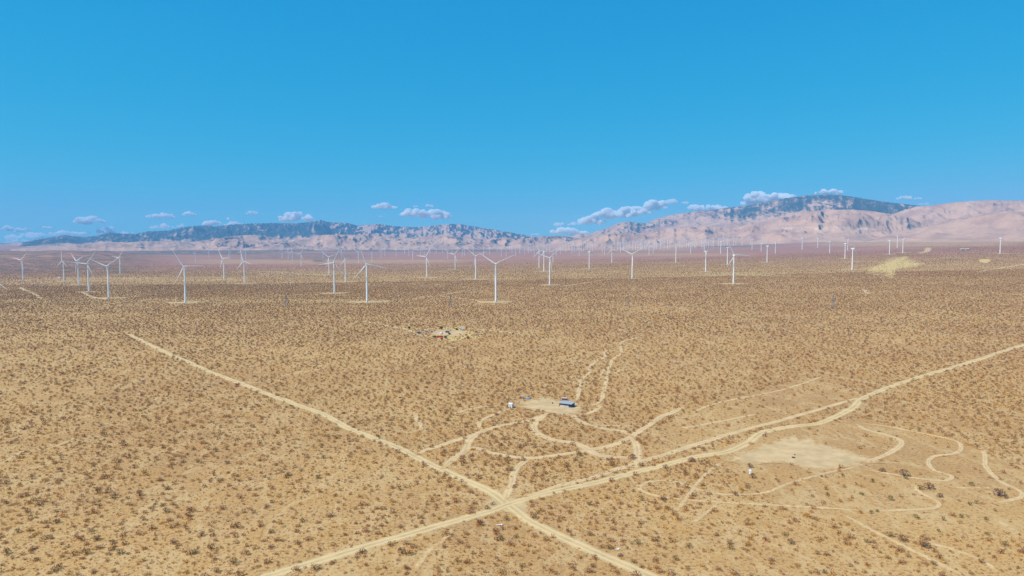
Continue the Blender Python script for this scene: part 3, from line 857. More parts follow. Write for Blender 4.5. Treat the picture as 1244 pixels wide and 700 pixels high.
for x_, b_ in ((754, 293), (758, 297), (768.9, 297), (775, 294), (780.3, 303.2), (783, 303), (793.5, 308), (795.6, 291), (798, 291), (802.7, 303), (807, 293), (811, 296), (821, 292), (828.6, 302.4), (834, 291.5), (837, 295), (844, 293), (845.6, 295.5), (852.6, 301.7), (854.5, 292), (867, 294.6), (873, 291), (877, 296), (883.6, 291), (891.6, 292), (897.7, 295.8), (907.4, 295.8), (919.4, 295), (926.5, 292), (861, 295), (888, 296), (816, 299), (789, 296), (765, 302), (772, 300), (761, 291), (779, 292), (785, 293.5), (803, 291), (814, 292.5), (826, 296.5), (831, 299), (841, 290.5), (849, 297.5), (858, 291), (865, 300), (870, 297), (880, 293), (894, 299), (902, 292.5), (912, 293)):
    turbine(x_, b_, b_ - random.uniform(8, 10.5), random.uniform(0, 120), GC[0], GC[1], yaw=10)

# ------------------------------------------------------------------ lattice pylons
def make_pylon():
    root = empty('pylon', (0, 0, 0))
    mb = MB(); Ht = 25.0
    def w(z): return 2.6 * (1 - z / 18) + .75 * (z / 18) if z < 18 else .75
    lv = [0, 4.5, 8.5, 12, 15, 18, 20, 22, 24]
    for sx in (-1, 1):
        for sy in (-1, 1):
            mb.tube([(sx * w(z), sy * w(z), z) for z in lv], .17, 4)
    for a, b in zip(lv[:-1], lv[1:]):
        for s in (-1, 1):
            mb.tube([(-w(a), s * w(a), a), (w(b), s * w(b), b)], .1, 4); mb.tube([(w(a), s * w(a), a), (-w(b), s * w(b), b)], .1, 4)
            mb.tube([(s * w(a), -w(a), a), (s * w(b), w(b), b)], .1, 4); mb.tube([(s * w(a), w(a), a), (s * w(b), -w(b), b)], .1, 4)
    mb.tube([(0, 0, 23.5), (0, 0, 25.8)], .15, 4)
    mb.build('mast', M['galv'], root)
    for z, a in ((23.4, 3.2), (20.6, 4.0), (17.8, 3.4)):
        mb = MB()
        for sy in (-.6, .6):
            mb.tube([(-a, 0, z), (-.7, sy, z + .1), (.7, sy, z + .1), (a, 0, z)], .13, 4)
        mb.tube([(-a, 0, z), (0, 0, z + 1.2), (a, 0, z)], .1, 4)
        arm = mb.build('cross_arm', M['galv'], root)
        for sx in (-1, 1):
            mb = MB(); mb.tube([(sx * a * .95, 0, z), (sx * a * .95, 0, z - 1.5)], [.1, .14], 6)
            mb.build('insulator', M['dark'], arm)
    return root
PY = make_pylon(); PTREE = tree_of(PY)
for i, (x_, b_, lab) in enumerate(((347.8, 373, 'grey lattice pylon in the scrub left of the nearest turbine'), (547.5, 373.5, 'grey lattice pylon beside the fork of the pale track'),
                                   (763, 372.5, 'grey lattice pylon in open scrub below the right of centre Y rotor turbine'), (1011.8, 375.5, 'grey lattice pylon farthest right in the scrub'))):
    p = ground(x_, b_)
    o = PY if i == 0 else copy_tree(PY, PTREE)
    o.location = p; o.rotation_euler = (0, 0, R(82)); tag(o, lab, 'pylon', 'lattice pylons across the plain')

# ------------------------------------------------------------------ homestead by the tracks
M['white'] = mat('white_painted_siding', (0.78, 0.78, 0.78), .6)
M['blue_roof'] = mat('pale_blue_metal_roof', (0.38, 0.41, 0.44), .55, .1, scale=.8)
M['navy'] = mat('navy_painted_metal', (0.035, 0.055, 0.13), .6)
M['pale_blue'] = mat('pale_blue_panels', (0.46, 0.53, 0.58), .6)
M['redbrown'] = mat('red_brown_boards', (0.20, 0.065, 0.045), .8)
M['red'] = mat('red_painted_metal', (0.60, 0.055, 0.03), .55)
M['glass'] = mat('dark_window_glass', (0.02, 0.025, 0.03), .12, spec=.6)
M['rubber'] = mat('black_rubber', (0.02, 0.02, 0.02), .85)
M['tarp'] = mat('bright_blue_tarp', (0.06, 0.36, 0.72), .5)
M['grey'] = mat('weathered_grey', (0.40, 0.40, 0.40), .75)
M['silver'] = mat('silver_paint', (0.50, 0.52, 0.55), .35, .3)
M['tan'] = mat('tan_boards', (0.38, 0.28, 0.17), .85)
M['dblue'] = mat('dark_blue_paint', (0.04, 0.09, 0.28), .4)

def cabin(px, py, rz, label):
    p = ground(px, py); r = empty('metal_cabin', p, rz)
    a, b, h = 10.2, 6.2, 2.7
    mb = MB(); mb.box((0, 0, h / 2), (a, b, h)); wl = mb.build('wall', M['navy'], r)
    mb = MB(); mb.box((-1.0, -b / 2 - .05, .62), (a - 3.0, .08, 1.24)); mb.build('panel_cladding', M['pale_blue'], r)
    mb = MB(); mb.box((-1.0, -b / 2 - .03, 1.82), (a - 3.0, .05, 1.1)); mb.build('eave_shade_strip', M['redbrown'], r)  # dark red strip painted in for the shade under the eave
    mb = MB(); mb.box((a / 2 - 1.3, -b / 2 - .04, 1.05), (1.0, .06, 2.1)); mb.build('door', M['dark'], wl)
    mb = MB(); mb.box((a / 2 + .03, .4, 1.5), (.05, 1.3, .9)); mb.build('window', M['glass'], wl)
    mb = MB()
    y0, y1 = -b / 2 - .9, b / 2 + .3
    n = 44; ring = []
    for k in range(n + 1): ring.append((-a / 2 - .3 + (a + .6) * k / n, .04 if k % 2 else 0))
    v = [(x, y0, h + .05 + z) for x, z in ring] + [(x, y1, h + .55 + z) for x, z in ring]
    v += [(x, y, z - .08) for x, y, z in v]; q = n + 1
    f = [[k, k + 1, q + k + 1, q + k] for k in range(n)] + [[2 * q + k + 1, 2 * q + k, 3 * q + k, 3 * q + k + 1] for k in range(n)] + [[k + 1, k, 2 * q + k, 2 * q + k + 1] for k in range(n)] + [[q + k, q + k + 1, 3 * q + k + 1, 3 * q + k] for k in range(n)] + [[0, q, 3 * q, 2 * q], [n, 2 * q + n, 3 * q + n, q + n]]
    mb.add(v, f); mb.build('roof', M['blue_roof'], r)
    for x in (-a / 2 - .1, 0):
        mb = MB(); mb.box((x, -b / 2 - .8, h / 2), (.12, .12, h)); mb.build('post', M['redbrown'], r)
    tag(r, label, 'cabin'); clear_disc(p.x, p.y, 8)
def shed(name, px, py, d, rz, wallm, roofm, label, cat='shed', door=True, gable=.5):
    p = ground(px, py); r = empty(name, p, rz); a, b, h = d
    mb = MB(); mb.box((0, 0, h / 2), (a, b, h)); wl = mb.build('wall', wallm, r)
    mb = MB(); o = .18
    rg = [(-b / 2 - o, h + .0), (0, h + gable), (b / 2 + o, h + .0), (b / 2 + o, h + .12), (0, h + gable + .12), (-b / 2 - o, h + .12)]
    mb.loft([[(-a / 2 - o, y, z) for y, z in rg], [(a / 2 + o, y, z) for y, z in rg]], cap=False)
    mb.add([(x, y, z) for x in (-a / 2, a / 2) for y, z in ((-b / 2, h), (b / 2, h), (0, h + gable))], [[0, 1, 2], [3, 5, 4]])
    mb.build('roof', roofm, r)
    if door:
        mb = MB(); mb.box((-.1, -b / 2 - .03, .98), (.9, .06, 1.95)); mb.build('door', M['grey'], wl)
        mb = MB(); mb.box((a / 2 + .03, 0, h * .6), (.05, b * .3, .7)); mb.build('window', M['glass'], wl)
    tag(r, label, cat); clear_disc(p.x, p.y, max(d) * .75)
    return r
cabin(688.8, 493.6, R(-27), 'long low cabin with pale blue metal roof and dark navy end at the bare yard')
shed('small_shed', 686, 486.2, (3.8, 2.4, 1.7), R(-15), M['redbrown'], M['pale_blue'], 'small shed with pale roof tucked behind the long low cabin', door=False, gable=.25)
shed('white_shed', 620.8, 495, (3.0, 2.9, 3.0), R(-24), M['white'], M['white'], 'upright white shed with a grey door at the left end of the bare yard')
shed('grey_hut', 634.8, 484, (2.0, 1.8, 1.7), R(-20), M['silver'], M['grey'], 'little pale grey hut behind the upright white shed', door=False, gable=.3)

def tarp_pile(px, py):
    p = ground(px, py); r = empty('tarp_covered_stack', p, R(12))
    mb = MB(); mb.box((0, 0, .35), (2.6, 1.6, .7)); mb.box((1.55, .1, .25), (.6, .9, .5)); mb.build('crates', M['redbrown'], r)
    g2 = np.random.default_rng(4); nx, ny = 15, 11; V = []
    for j in range(ny):
        for i in range(nx):
            u = (i / (nx - 1) - .5) * 2; w = (j / (ny - 1) - .5) * 2
            k = max(abs(u), abs(w)); z = 1.0 + .06 * g2.normal() - (max(0, k - .8) / .2) * .55
            V.append((u * 1.5, w * .98, z))
    F = [[j * nx + i, j * nx + i + 1, (j + 1) * nx + i + 1, (j + 1) * nx + i] for j in range(ny - 1) for i in range(nx - 1)]
    link_mesh('tarp', np_mesh('tarp', V, np.array(F), True), M['tarp'], r)
    tag(r, 'low stack under a bright blue tarp between the white shed and the cabin', 'covered stack')
tarp_pile(641.8, 485)

def barrel(px, py, label, m_):
    p = ground(px, py); r = empty('barrel', p)
    mb = MB(); n = 14
    mb.loft([[(q * math.cos(2 * math.pi * k / n), q * math.sin(2 * math.pi * k / n), z) for k in range(n)] for z, q in ((0, .42), (.05, .44), (.34, .44), (.37, .47), (.4, .44), (.75, .44), (.78, .47), (.81, .44), (1.15, .44), (1.2, .42))])
    mb.build('drum', m_, r, True)
    mb = MB(); mb.loft([[(q * math.cos(2 * math.pi * k / n), q * math.sin(2 * math.pi * k / n), z) for k in range(n)] for z, q in ((1.201, .36), (1.23, .36))]); mb.build('lid', M['grey'], r)
    tag(r, label, 'barrel')
barrel(671.2, 490.6, 'lone dark barrel on the bare yard left of the cabin', M['dark'])
barrel(630.5, 489.2, 'lone grey barrel at the scrub edge between the white shed and the grey hut', M['grey'])

def booth(px, py):
    p = ground(px, py); r = empty('portable_toilet', p, R(-22))
    mb = MB(); mb.box((0, 0, 1.1), (1.25, 1.25, 2.1), bev=.08); bd = mb.build('cabin', M['white'], r)
    mb = MB(); mb.loft([[(sx * k, sy * k, z) for sx, sy in ((-1, -1), (1, -1), (1, 1), (-1, 1))] for z, k in ((2.15, .68), (2.25, .66), (2.42, .35))]); mb.build('roof', M['white'], r)
    mb = MB(); mb.box((0, -.645, 1.1), (.8, .04, 1.9)); dr = mb.build('door', M['white'], r)
    mb = MB(); mb.box((.28, -.68, 1.1), (.1, .04, .2)); mb.build('handle', M['dark'], dr)
    mb = MB(); mb.tube([(.45, .45, 2.1), (.45, .45, 2.75)], .06, 8); mb.build('vent_pipe', M['grey'], r)
    mb = MB(); mb.box((0, 0, .03), (1.35, 1.35, .08)); mb.build('base', M['dark'], r)
    tag(r, 'small upright white booth standing by a yellow olive bush below the bare clearing', 'portable toilet')
booth(911.4, 576)

def rock(px, py, s, label, m_, seed, flat=.6):
    g2 = np.random.default_rng(seed)
    import bmesh
    bm = bmesh.new(); bmesh.ops.create_icosphere(bm, subdivisions=3, radius=1)
    ph = g2.uniform(0, 6, 6)
    for v in bm.verts:
        k = 1 + .2 * math.sin(3 * v.co.x + ph[0]) * math.sin(2.5 * v.co.y + ph[1]) + .14 * math.sin(5 * v.co.z + ph[2]) * math.sin(4 * v.co.x + ph[3])
        v.co = Vector((v.co.x * k, v.co.y * k * .8, v.co.z * k * flat)) * s
    me = bpy.data.meshes.new('boulder'); bm.to_mesh(me); bm.free()
    o = link_mesh('boulder', me, m_); o.location = ground(px, py, s * flat * .35); tag(o, label, 'rock')
M['rock'] = mat('dark_stone', (0.07, 0.062, 0.06), .9)
rock(964, 556.5, .95, 'dark boulder alone on the bare pale clearing, lower left of the two', M['rock'], 1)
rock(965.5, 553, .6, 'smaller dark boulder on the bare pale clearing, just behind the larger one', M['rock'], 2)

def sheet(px, py, w, d, rz, label, seed):
    g2 = np.random.default_rng(seed); nx, ny = 16, 10
    V = [((i / (nx - 1) - .5) * w * (1 + .25 * math.sin(j * 1.3)), (j / (ny - 1) - .5) * d * (1 + .2 * math.sin(i)), .06 + abs(g2.normal()) * .14) for j in range(ny) for i in range(nx)]
    F = [[j * nx + i, j * nx + i + 1, (j + 1) * nx + i + 1, (j + 1) * nx + i] for j in range(ny - 1) for i in range(nx - 1)]
    o = link_mesh('plastic_sheet', np_mesh('plastic_sheet', V, np.array(F), True), M['white']); o.location = ground(px, py, .03); o.rotation_euler = (0, 0, rz)
    so = o.modifiers.new('thickness', 'SOLIDIFY'); so.thickness = .02
    tag(o, label, 'plastic sheet')
sheet(607, 638, 2.4, 1.1, .2, 'crumpled white plastic sheet on the sand below the crossroads', 3)
sheet(751, 667.5, 1.6, .7, .5, 'small pale scrap of sheet on the sand above the lower right road', 5)

# ------------------------------------------------------------------ far homestead
def car(px, py, rz, m_, label):
    p = ground(px, py); r = empty('parked_car', p, rz)
    def sec(x, w, z0, z1, e=.12): return [(x, -w, z0), (x, w, z0), (x, w, z1 - e), (x, w - e, z1), (x, -w + e, z1), (x, -w, z1 - e)]
    mb = MB(); mb.loft([sec(-2.25, .75, .45, .8), sec(-2.1, .88, .35, .95), (sec(-1.0, .9, .3, 1.0)), sec(1.0, .9, .3, .98), sec(2.0, .86, .32, .86), sec(2.25, .72, .42, .7)]); bd = mb.build('body', m_, r)
    mb = MB(); mb.loft([[(x, -w, z) , (x, w, z), (x2, w * .82, z2), (x2, -w * .82, z2)] for x, w, z, x2, z2 in ((-1.9, .8, .97, -1.5, 1.0), (-1.6, .82, .97, -1.3, 1.42), (.3, .82, .97, .0, 1.45), (1.05, .8, .97, .8, 1.02))]); gl = mb.build('windows', M['glass'], bd)
    mb = MB(); mb.box((-.6, 0, 1.465), (1.5, 1.3, .05)); mb.build('roof', m_, bd)
    for x in (-1.35, 1.4):
        for y in (-.86, .86):
            mb = MB(); mb.tube([(x, y - .11, .33), (x, y + .11, .33)], .33, 14); mb.build('wheel', M['rubber'], r)
    for y in (-.55, .55):
        mb = MB(); mb.box((2.2, y, .64), (.1, .32, .14)); mb.build('headlight', M['silver'], bd)
    tag(r, label, 'car')
def trailer(px, py, rz, m_, L_, label, hgt=2.3):
    p = ground(px, py); r = empty('travel_trailer', p, rz)
    def sec(x, z0, z1, e=.25): w = 1.2; return [(x, -w, z0), (x, w, z0), (x, w, z1 - e), (x, w - e, z1), (x, -w + e, z1), (x, -w, z1 - e)]
    h = hgt + .45
    mb = MB(); mb.loft([sec(-L_ / 2, .7, h - .5), sec(-L_ / 2 + .3, .5, h - .1), sec(L_ / 2 - .7, .5, h), sec(L_ / 2 - .1, .6, h - .7), sec(L_ / 2, .8, h - 1.1)]); bd = mb.build('body', m_, r)
    for x in (-L_ * .3, L_ * .18):
        mb = MB(); mb.box((x, -1.215, 1.7), (.9, .04, .6)); mb.build('window', M['glass'], bd)
    mb = MB(); mb.box((-.1, -1.22, 1.4), (.65, .05, 1.7)); mb.build('door', M['grey'], bd)
    for y in (-1.1, 1.1):
        mb = MB(); mb.tube([(0, y - .1, .35), (0, y + .1, .35)], .35, 12); mb.build('wheel', M['rubber'], r)
    mb = MB(); mb.tube([(L_ / 2 - .2, -.6, .5), (L_ / 2 + 1.1, 0, .45), (L_ / 2 - .2, .6, .5)], .06, 6); mb.tube([(L_ / 2 + .8, 0, 0), (L_ / 2 + .8, 0, .6)], .05, 6); mb.build('hitch', M['dark'], r)
    tag(r, label, 'trailer')
def container(px, py, rz, m_, label):
    p = ground(px, py); r = empty('shipping_container', p, rz)
    mb = MB(); L_, W, H_ = 8.5, 2.5, 2.6; n = 60
    ring = [(-L_ / 2 + L_ * k / n, -W / 2 + (.06 if (k // 2) % 2 else 0)) for k in range(n + 1)] + [(L_ / 2 - L_ * k / n, W / 2 - (.06 if (k // 2) % 2 else 0)) for k in range(n + 1)]
    mb.prism(ring, .15, H_); mb.build('body', m_, r)
    for s in (-1, 1):
        mb = MB(); mb.box((L_ / 2 + .03, s * .6, H_ / 2 + .05), (.05, 1.1, H_ - .4)); mb.build('door', m_, r)
    mb = MB(); mb.box((0, 0, H_ + .04), (L_ + .1, W + .1, .07)); mb.build('roof', m_, r)
    tag(r, label, 'container')
def tree(px, py, h, w, label, seed, lm='green'):
    p = ground(px, py); r = empty('desert_tree', p)
    g2 = np.random.default_rng(seed)
    mb = MB(); mb.tube([(0, 0, -.1), (.1, .05, h * .3), (.05, .1, h * .55)], [.22, .16, .1], 8)
    for k in range(6):
        a = k * 1.05 + g2.uniform(0, .6); mb.tube([(.07, .05, h * (.25 + .05 * k)), (math.cos(a) * w * .22, math.sin(a) * w * .22, h * .6), (math.cos(a) * w * .36, math.sin(a) * w * .36, h * .78)], [.09, .06, .03], 5)
    mb.build('trunk', L['bark'], r)
    V = []; F = []; Mi = []
    cl = [(g2.uniform(-.34, .34) * w, g2.uniform(-.34, .34) * w, h * g2.uniform(.4, .86), g2.uniform(.16, .3) * w) for _ in range(13)]
    for i in range(1500):
        c0 = cl[g2.integers(len(cl))]
        d = g2.normal(size=3); d /= np.linalg.norm(d); c = np.array(c0[:3]) + d * c0[3] * g2.uniform(.4, 1) ** .5
        u = g2.normal(size=3); u /= np.linalg.norm(u); q = np.cross(u, g2.normal(size=3)); q /= np.linalg.norm(q); s = .22 * g2.uniform(.6, 1.3)
        b = len(V); V += [c + u * s, c + q * s * .6, c - u * s, c - q * s * .6]; F.append([b, b + 1, b + 2, b + 3]); Mi.append(int(g2.random() < .3))
    me = np_mesh('crown', V, np.array(F), False, None, Mi)
    o = link_mesh('crown', me, [L[lm], L['olive']], r)
    tag(r, label, 'tree')
tree(497.2, 400.3, 4.2, 4.4, 'small dark green tree standing apart at the left end of the far homestead', 1)
tree(536.2, 401, 5.0, 5.2, 'dark green tree at the middle of the far homestead behind the pale camper', 2)
tree(541, 411.2, 3.6, 4.6, 'round olive tree right beside the red container', 3, 'olive')
tree(528, 410.8, 3.0, 4.2, 'low olive tree left of the red container', 4, 'olive')
tree(546, 407, 3.2, 3.6, 'small olive tree below the blue car at the far homestead', 5, 'olive')
tree(555.5, 401.2, 2.4, 3.6, 'low bright green tree right of the blue car', 6)
tree(568.6, 411.7, 2.6, 4.2, 'low dark olive tree at the right end of the far homestead', 7, 'olive')
tree(570 - 33.5, 412.8, 2.2, 3.4, 'short green tree in front of the red container', 8)
container(534.6, 410.3, R(4), M['red'], 'bright red container in the middle of the far homestead')
trailer(509, 405.6, R(10), M['dark'], 4.6, 'dark trailer leftmost at the far homestead')
trailer(518, 403.6, R(5), M['silver'], 5.0, 'silver trailer second from left at the far homestead')
trailer(536, 406, R(80), M['white'], 5.2, 'pale camper standing end on behind the red container')
car(512, 406.3, R(-20), M['silver'], 'silver car parked at the right end of the dark trailer')
car(525, 404, R(8), M['dblue'], 'dark car left one of two side by side left of the pale camper')
car(528.3, 404.2, R(-5), M['white'], 'white car right one of two side by side left of the pale camper')
trailer(543.3, 404.2, R(12), M['dblue'], 5.0, 'dark blue trailer right of the dark green middle tree')
car(547.2, 402.5, R(15), M['silver'], 'silver car just behind the dark blue trailer')
car(560, 397, R(4), M['white'], 'white car parked farthest back at the far homestead')
trailer(562.3, 401.6, R(-8), M['silver'], 4.6, 'pale trailer below the farthest white car')
def pole(px, py, h, label):
    p = ground(px, py); r = empty('utility_pole', p)
    mb = MB(); mb.tube([(0, 0, -.3), (0, 0, h)], [.2, .14], 8); mb.build('shaft', M['white'], r)
    mb = MB(); mb.box((0, 0, h - .5), (1.6, .12, .14)); mb.build('cross_arm', M['grey'], r)
    tag(r, label, 'pole')
pole(538.7, 412, 6.0, 'pale pole at the right end of the red container')
def far_house(px, py, a, label, m_):
    shed('distant_house', px, py, (a, a * .6, a * .35), R(10), m_, M['white'], label, 'house', False, a * .1)
far_house(71.5, 338.3, 9, 'tiny pale hut on the plain left of the close group of three turbines', M['white'])
far_house(1169, 304.2, 22, 'left one of two tiny pale buildings on the far plain at right', M['tan'])
far_house(1175, 304.2, 22, 'right one of two tiny pale buildings on the far plain at right', M['tan'])

# ------------------------------------------------------------------ scrub
def shrub_mesh(name, seed, n, mats, probs, leaf=.2, tall=.6, skirt=.25, stems=6):
    """unit shrub: about 1 m across; many small leaf clumps through a lobed dome, with twigs from one root"""
    g = np.random.default_rng(seed)
    V = []; F = []; Mi = []
    lob = g.uniform(.65, 1.15, 7); ph = g.uniform(0, 6.28)
    for i in range(n):
        a = g.uniform(0, 2 * math.pi); r = math.sqrt(g.uniform(.02, 1)) * .5
        r *= np.interp(((a + ph) % 6.283) / 6.283 * 7, range(8), list(lob) + [lob[0]])
        top = tall * math.sqrt(max(0, 1 - (r / .58) ** 2))
        low = g.random() < skirt
        z = g.uniform(.03, .12) if low else top * (g.uniform(.25, 1) ** .7)
        mi = len(mats) - 1 if (low and len(mats) > 1) else g.choice(len(mats), p=probs)
        c = np.array([r * math.cos(a), r * math.sin(a), z])
        u = g.normal(size=3); u /= np.linalg.norm(u); w = np.cross(u, g.normal(size=3)); w /= np.linalg.norm(w)
        s = leaf * g.uniform(.5, 1.1)
        q = [c + u * s * .5 , c + w * s * .32, c - u * s * .5, c - w * s * .32]
        b = len(V); V += q; F.append([b, b + 1, b + 2, b + 3]); Mi.append(mi)
    for i in range(stems):
        a = g.uniform(0, 2 * math.pi); r = g.uniform(.2, .5); h = tall * g.uniform(.6, 1.1)
        e = np.array([r * math.cos(a), r * math.sin(a), h]); k = np.array([-math.sin(a), math.cos(a), 0]) * .022
        b = len(V); V += [k, -k, e - k * .4, e + k * .4]; F.append([b, b + 1, b + 2, b + 3]); Mi.append(0)
    V = np.array(V); V[:, 2] = np.maximum(V[:, 2], -.02)
    me = np_mesh(name, V, np.array(F), False, None, Mi)
    for mm in mats: me.materials.append(L[mm])
    return me
NEAR = [shrub_mesh('shrub_kind', 1, 70, ['brown', 'grey', 'rust'], [.65, .25, .1], skirt=.4), shrub_mesh('shrub_kind', 2, 70, ['grey', 'brown', 'rust'], [.5, .4, .1], tall=.5, skirt=.4),
        shrub_mesh('shrub_kind', 3, 70, ['brown', 'olive', 'straw'], [.6, .3, .1], tall=.7), shrub_mesh('shrub_kind', 4, 60, ['olive', 'brown', 'rust'], [.5, .4, .1], skirt=.35),
        shrub_mesh('shrub_kind', 5, 50, ['rust', 'brown', 'straw'], [.6, .3, .1], tall=.4, skirt=.4), shrub_mesh('shrub_kind', 6, 40, ['straw', 'rust'], [.6, .4], tall=.4)]
FAR = [shrub_mesh('far_shrub_kind', 11, 18, ['brown', 'grey', 'rust'], [.65, .25, .1], leaf=.42, stems=0), shrub_mesh('far_shrub_kind', 12, 18, ['grey', 'brown', 'rust'], [.5, .4, .1], leaf=.42, stems=0),
       shrub_mesh('far_shrub_kind', 13, 18, ['olive', 'brown', 'straw'], [.4, .5, .1], leaf=.42, stems=0), shrub_mesh('far_shrub_kind', 14, 14, ['rust', 'brown', 'straw'], [.5, .4, .1], leaf=.42, tall=.45, stems=0)]
FINE = [shrub_mesh('fine_shrub', 21, 140, ['brown', 'grey', 'rust'], [.65, .25, .1], leaf=.14, stems=12, skirt=.48), shrub_mesh('fine_shrub', 22, 140, ['grey', 'brown', 'rust'], [.5, .4, .1], leaf=.14, tall=.5, stems=12, skirt=.48),
        shrub_mesh('fine_shrub', 23, 180, ['brown', 'olive', 'rust'], [.6, .3, .1], leaf=.13, tall=.7, stems=12), shrub_mesh('fine_shrub', 24, 170, ['olive', 'brown', 'straw'], [.5, .4, .1], leaf=.13, skirt=.35, stems=10), shrub_mesh('fine_shrub', 25, 130, ['rust', 'brown', 'straw'], [.55, .35, .1], leaf=.14, tall=.45, skirt=.4, stems=8)]
GREEN = [shrub_mesh('green_shrub', 31, 170, ['green', 'olive'], [.75, .25], leaf=.14, tall=.75, skirt=.1), shrub_mesh('olive_shrub', 32, 200, ['brown', 'olive', 'grey'], [.5, .35, .15], leaf=.13, tall=.6, skirt=.2, stems=14)]

def density(X, Y):
    px, py = project(X, Y, terrain(X, Y))
    d = .62 + .76 * fbm(X / 60., Y / 60., 3, 71)
    d *= np.clip(.62 + .8 * fbm(X / 260., Y / 260., 3, 77), .5, 1.4)
    def reg(poly, k):
        nonlocal d
        d = np.where(poly_mask(px + 8 * (fbm(X / 25., Y / 25., 2, 5) - .5), py, poly), d * k, d)
    reg([(860, 548), (960, 520), (1045, 508), (1150, 535), (1260, 575), (1260, 645), (1100, 650), (960, 620), (900, 580)], .16)
    reg([(760, 566), (800, 520), (840, 500), (1000, 452), (1045, 485), (940, 515)], .38)
    reg([(1050, 480), (1260, 430), (1260, 560), (1150, 520), (1050, 505)], 1.25)
    reg([(120, 640), (250, 540), (470, 555), (560, 600), (400, 640)], .7)
    reg([(820, 620), (960, 625), (1100, 655), (1260, 650), (1260, 720), (820, 720)], .7)
    reg([(1050, 332), (1085, 311), (1102, 312), (1125, 322), (1090, 327), (1085, 338), (1060, 334)], .3)
    for (x0, x1, y0, y1, k) in ((30, 300, 337, 342, .62), (0, 470, 364, 368, .75), (850, 960, 331, 336, .65), (170, 320, 346, 361, 1.5), (30, 120, 348, 361, 1.4), (300, 470, 346, 357, 1.3)):
        d = np.where((px > x0) & (px < x1) & (py > y0) & (py < y1), d * k, d)
    return d

def scatter(y0, y1, dens, s0, s1, seed, clumpy=True):
    g = np.random.default_rng(seed)
    half = math.tan(R(50))
    cell = 1 / math.sqrt(dens * 1.25)
    gx = np.arange(-half * y1 - 20, half * y1 + 20, cell); gy = np.arange(y0, y1, cell)
    X, Y = [q.ravel() for q in np.meshgrid(gx, gy)]
    X = X + g.uniform(-.62, .62, len(X)) * cell; Y = Y + g.uniform(-.62, .62, len(Y)) * cell
    q = (np.abs(X) < half * Y + 20) & (Y > y0) & (Y < y1); X = X[q]; Y = Y[q]
    ok = g.random(len(X)) * 1.25 < density(X, Y)
    X = X[ok]; Y = Y[ok]
    i = ((Y - GY0) / G).astype(int); j = ((X - GX0) / G).astype(int)
    inside = (i >= 0) & (i < keep.shape[0]) & (j >= 0) & (j < keep.shape[1])
    ok = np.ones(len(X), bool)
    ok[inside] = keep[i[inside], j[inside]]
    X = X[ok]; Y = Y[ok]
    S = np.exp(g.normal(0, .35, len(X))) * (s0 + s1) / 2
    return X, Y, np.clip(S, s0 * .6, s1 * 1.5)

PTS = []
def add_pts(X, Y, S, kinds, g):
    PTS.append((X, Y, S, g.choice(kinds, len(X))))
g = np.random.default_rng(99)
def thin_out(X, Y, S, a, b):
    k = g.random(len(X)) > sstep(a, b, Y)
    return X[k], Y[k], S[k]
XA, YA, SA = scatter(165, 900, .045, 1.4, 2.6, 1)
BX, BY, BS = thin_out(*scatter(165, 760, .26, .35, .95, 2), 380, 760)
CX, CY, CS = scatter(900, 2300, .043, 1.5, 2.7, 3)
DX, DY, DS = thin_out(*scatter(2300, 5200, .014, 1.8, 3.0, 4), 3000, 5200)
# a row of low bushes on the berm beside the crossing road
berm = smooth_path([hit(*p) for p in [(632, 602), (660, 594), (690, 586), (721, 578), (755, 570), (800, 557), (830, 548)]], 2.1)
berm = berm + g.normal(0, .6, berm.shape)
# the 300 shrubs that show largest
pxA, pyA = project(XA, YA, terrain(XA, YA))
vis = (pxA > 4) & (pxA < 1240) & (pyA < 697)
score = np.where(vis, SA / YA, 0)
order = np.argsort(-score)
pick = order[:285]
rest = np.setdiff1d(np.arange(len(XA)), pick)
add_pts(XA[rest], YA[rest], SA[rest], [0, 0, 1, 1, 2, 3, 4, 4], g)
add_pts(BX, BY, BS, [0, 1, 2, 3, 4, 4, 4, 5], g)
add_pts(berm[:, 0], berm[:, 1], g.uniform(.7, 1.5, len(berm)), [0, 1, 3, 4], g)
add_pts(CX, CY, CS, [6, 6, 7, 8, 9, 9], g)
add_pts(DX, DY, DS, [6, 6, 7, 8, 9, 9], g)
PX = np.concatenate([p[0] for p in PTS]); PY = np.concatenate([p[1] for p in PTS]); PS = np.concatenate([p[2] for p in PTS]); PI_ = np.concatenate([p[3] for p in PTS])

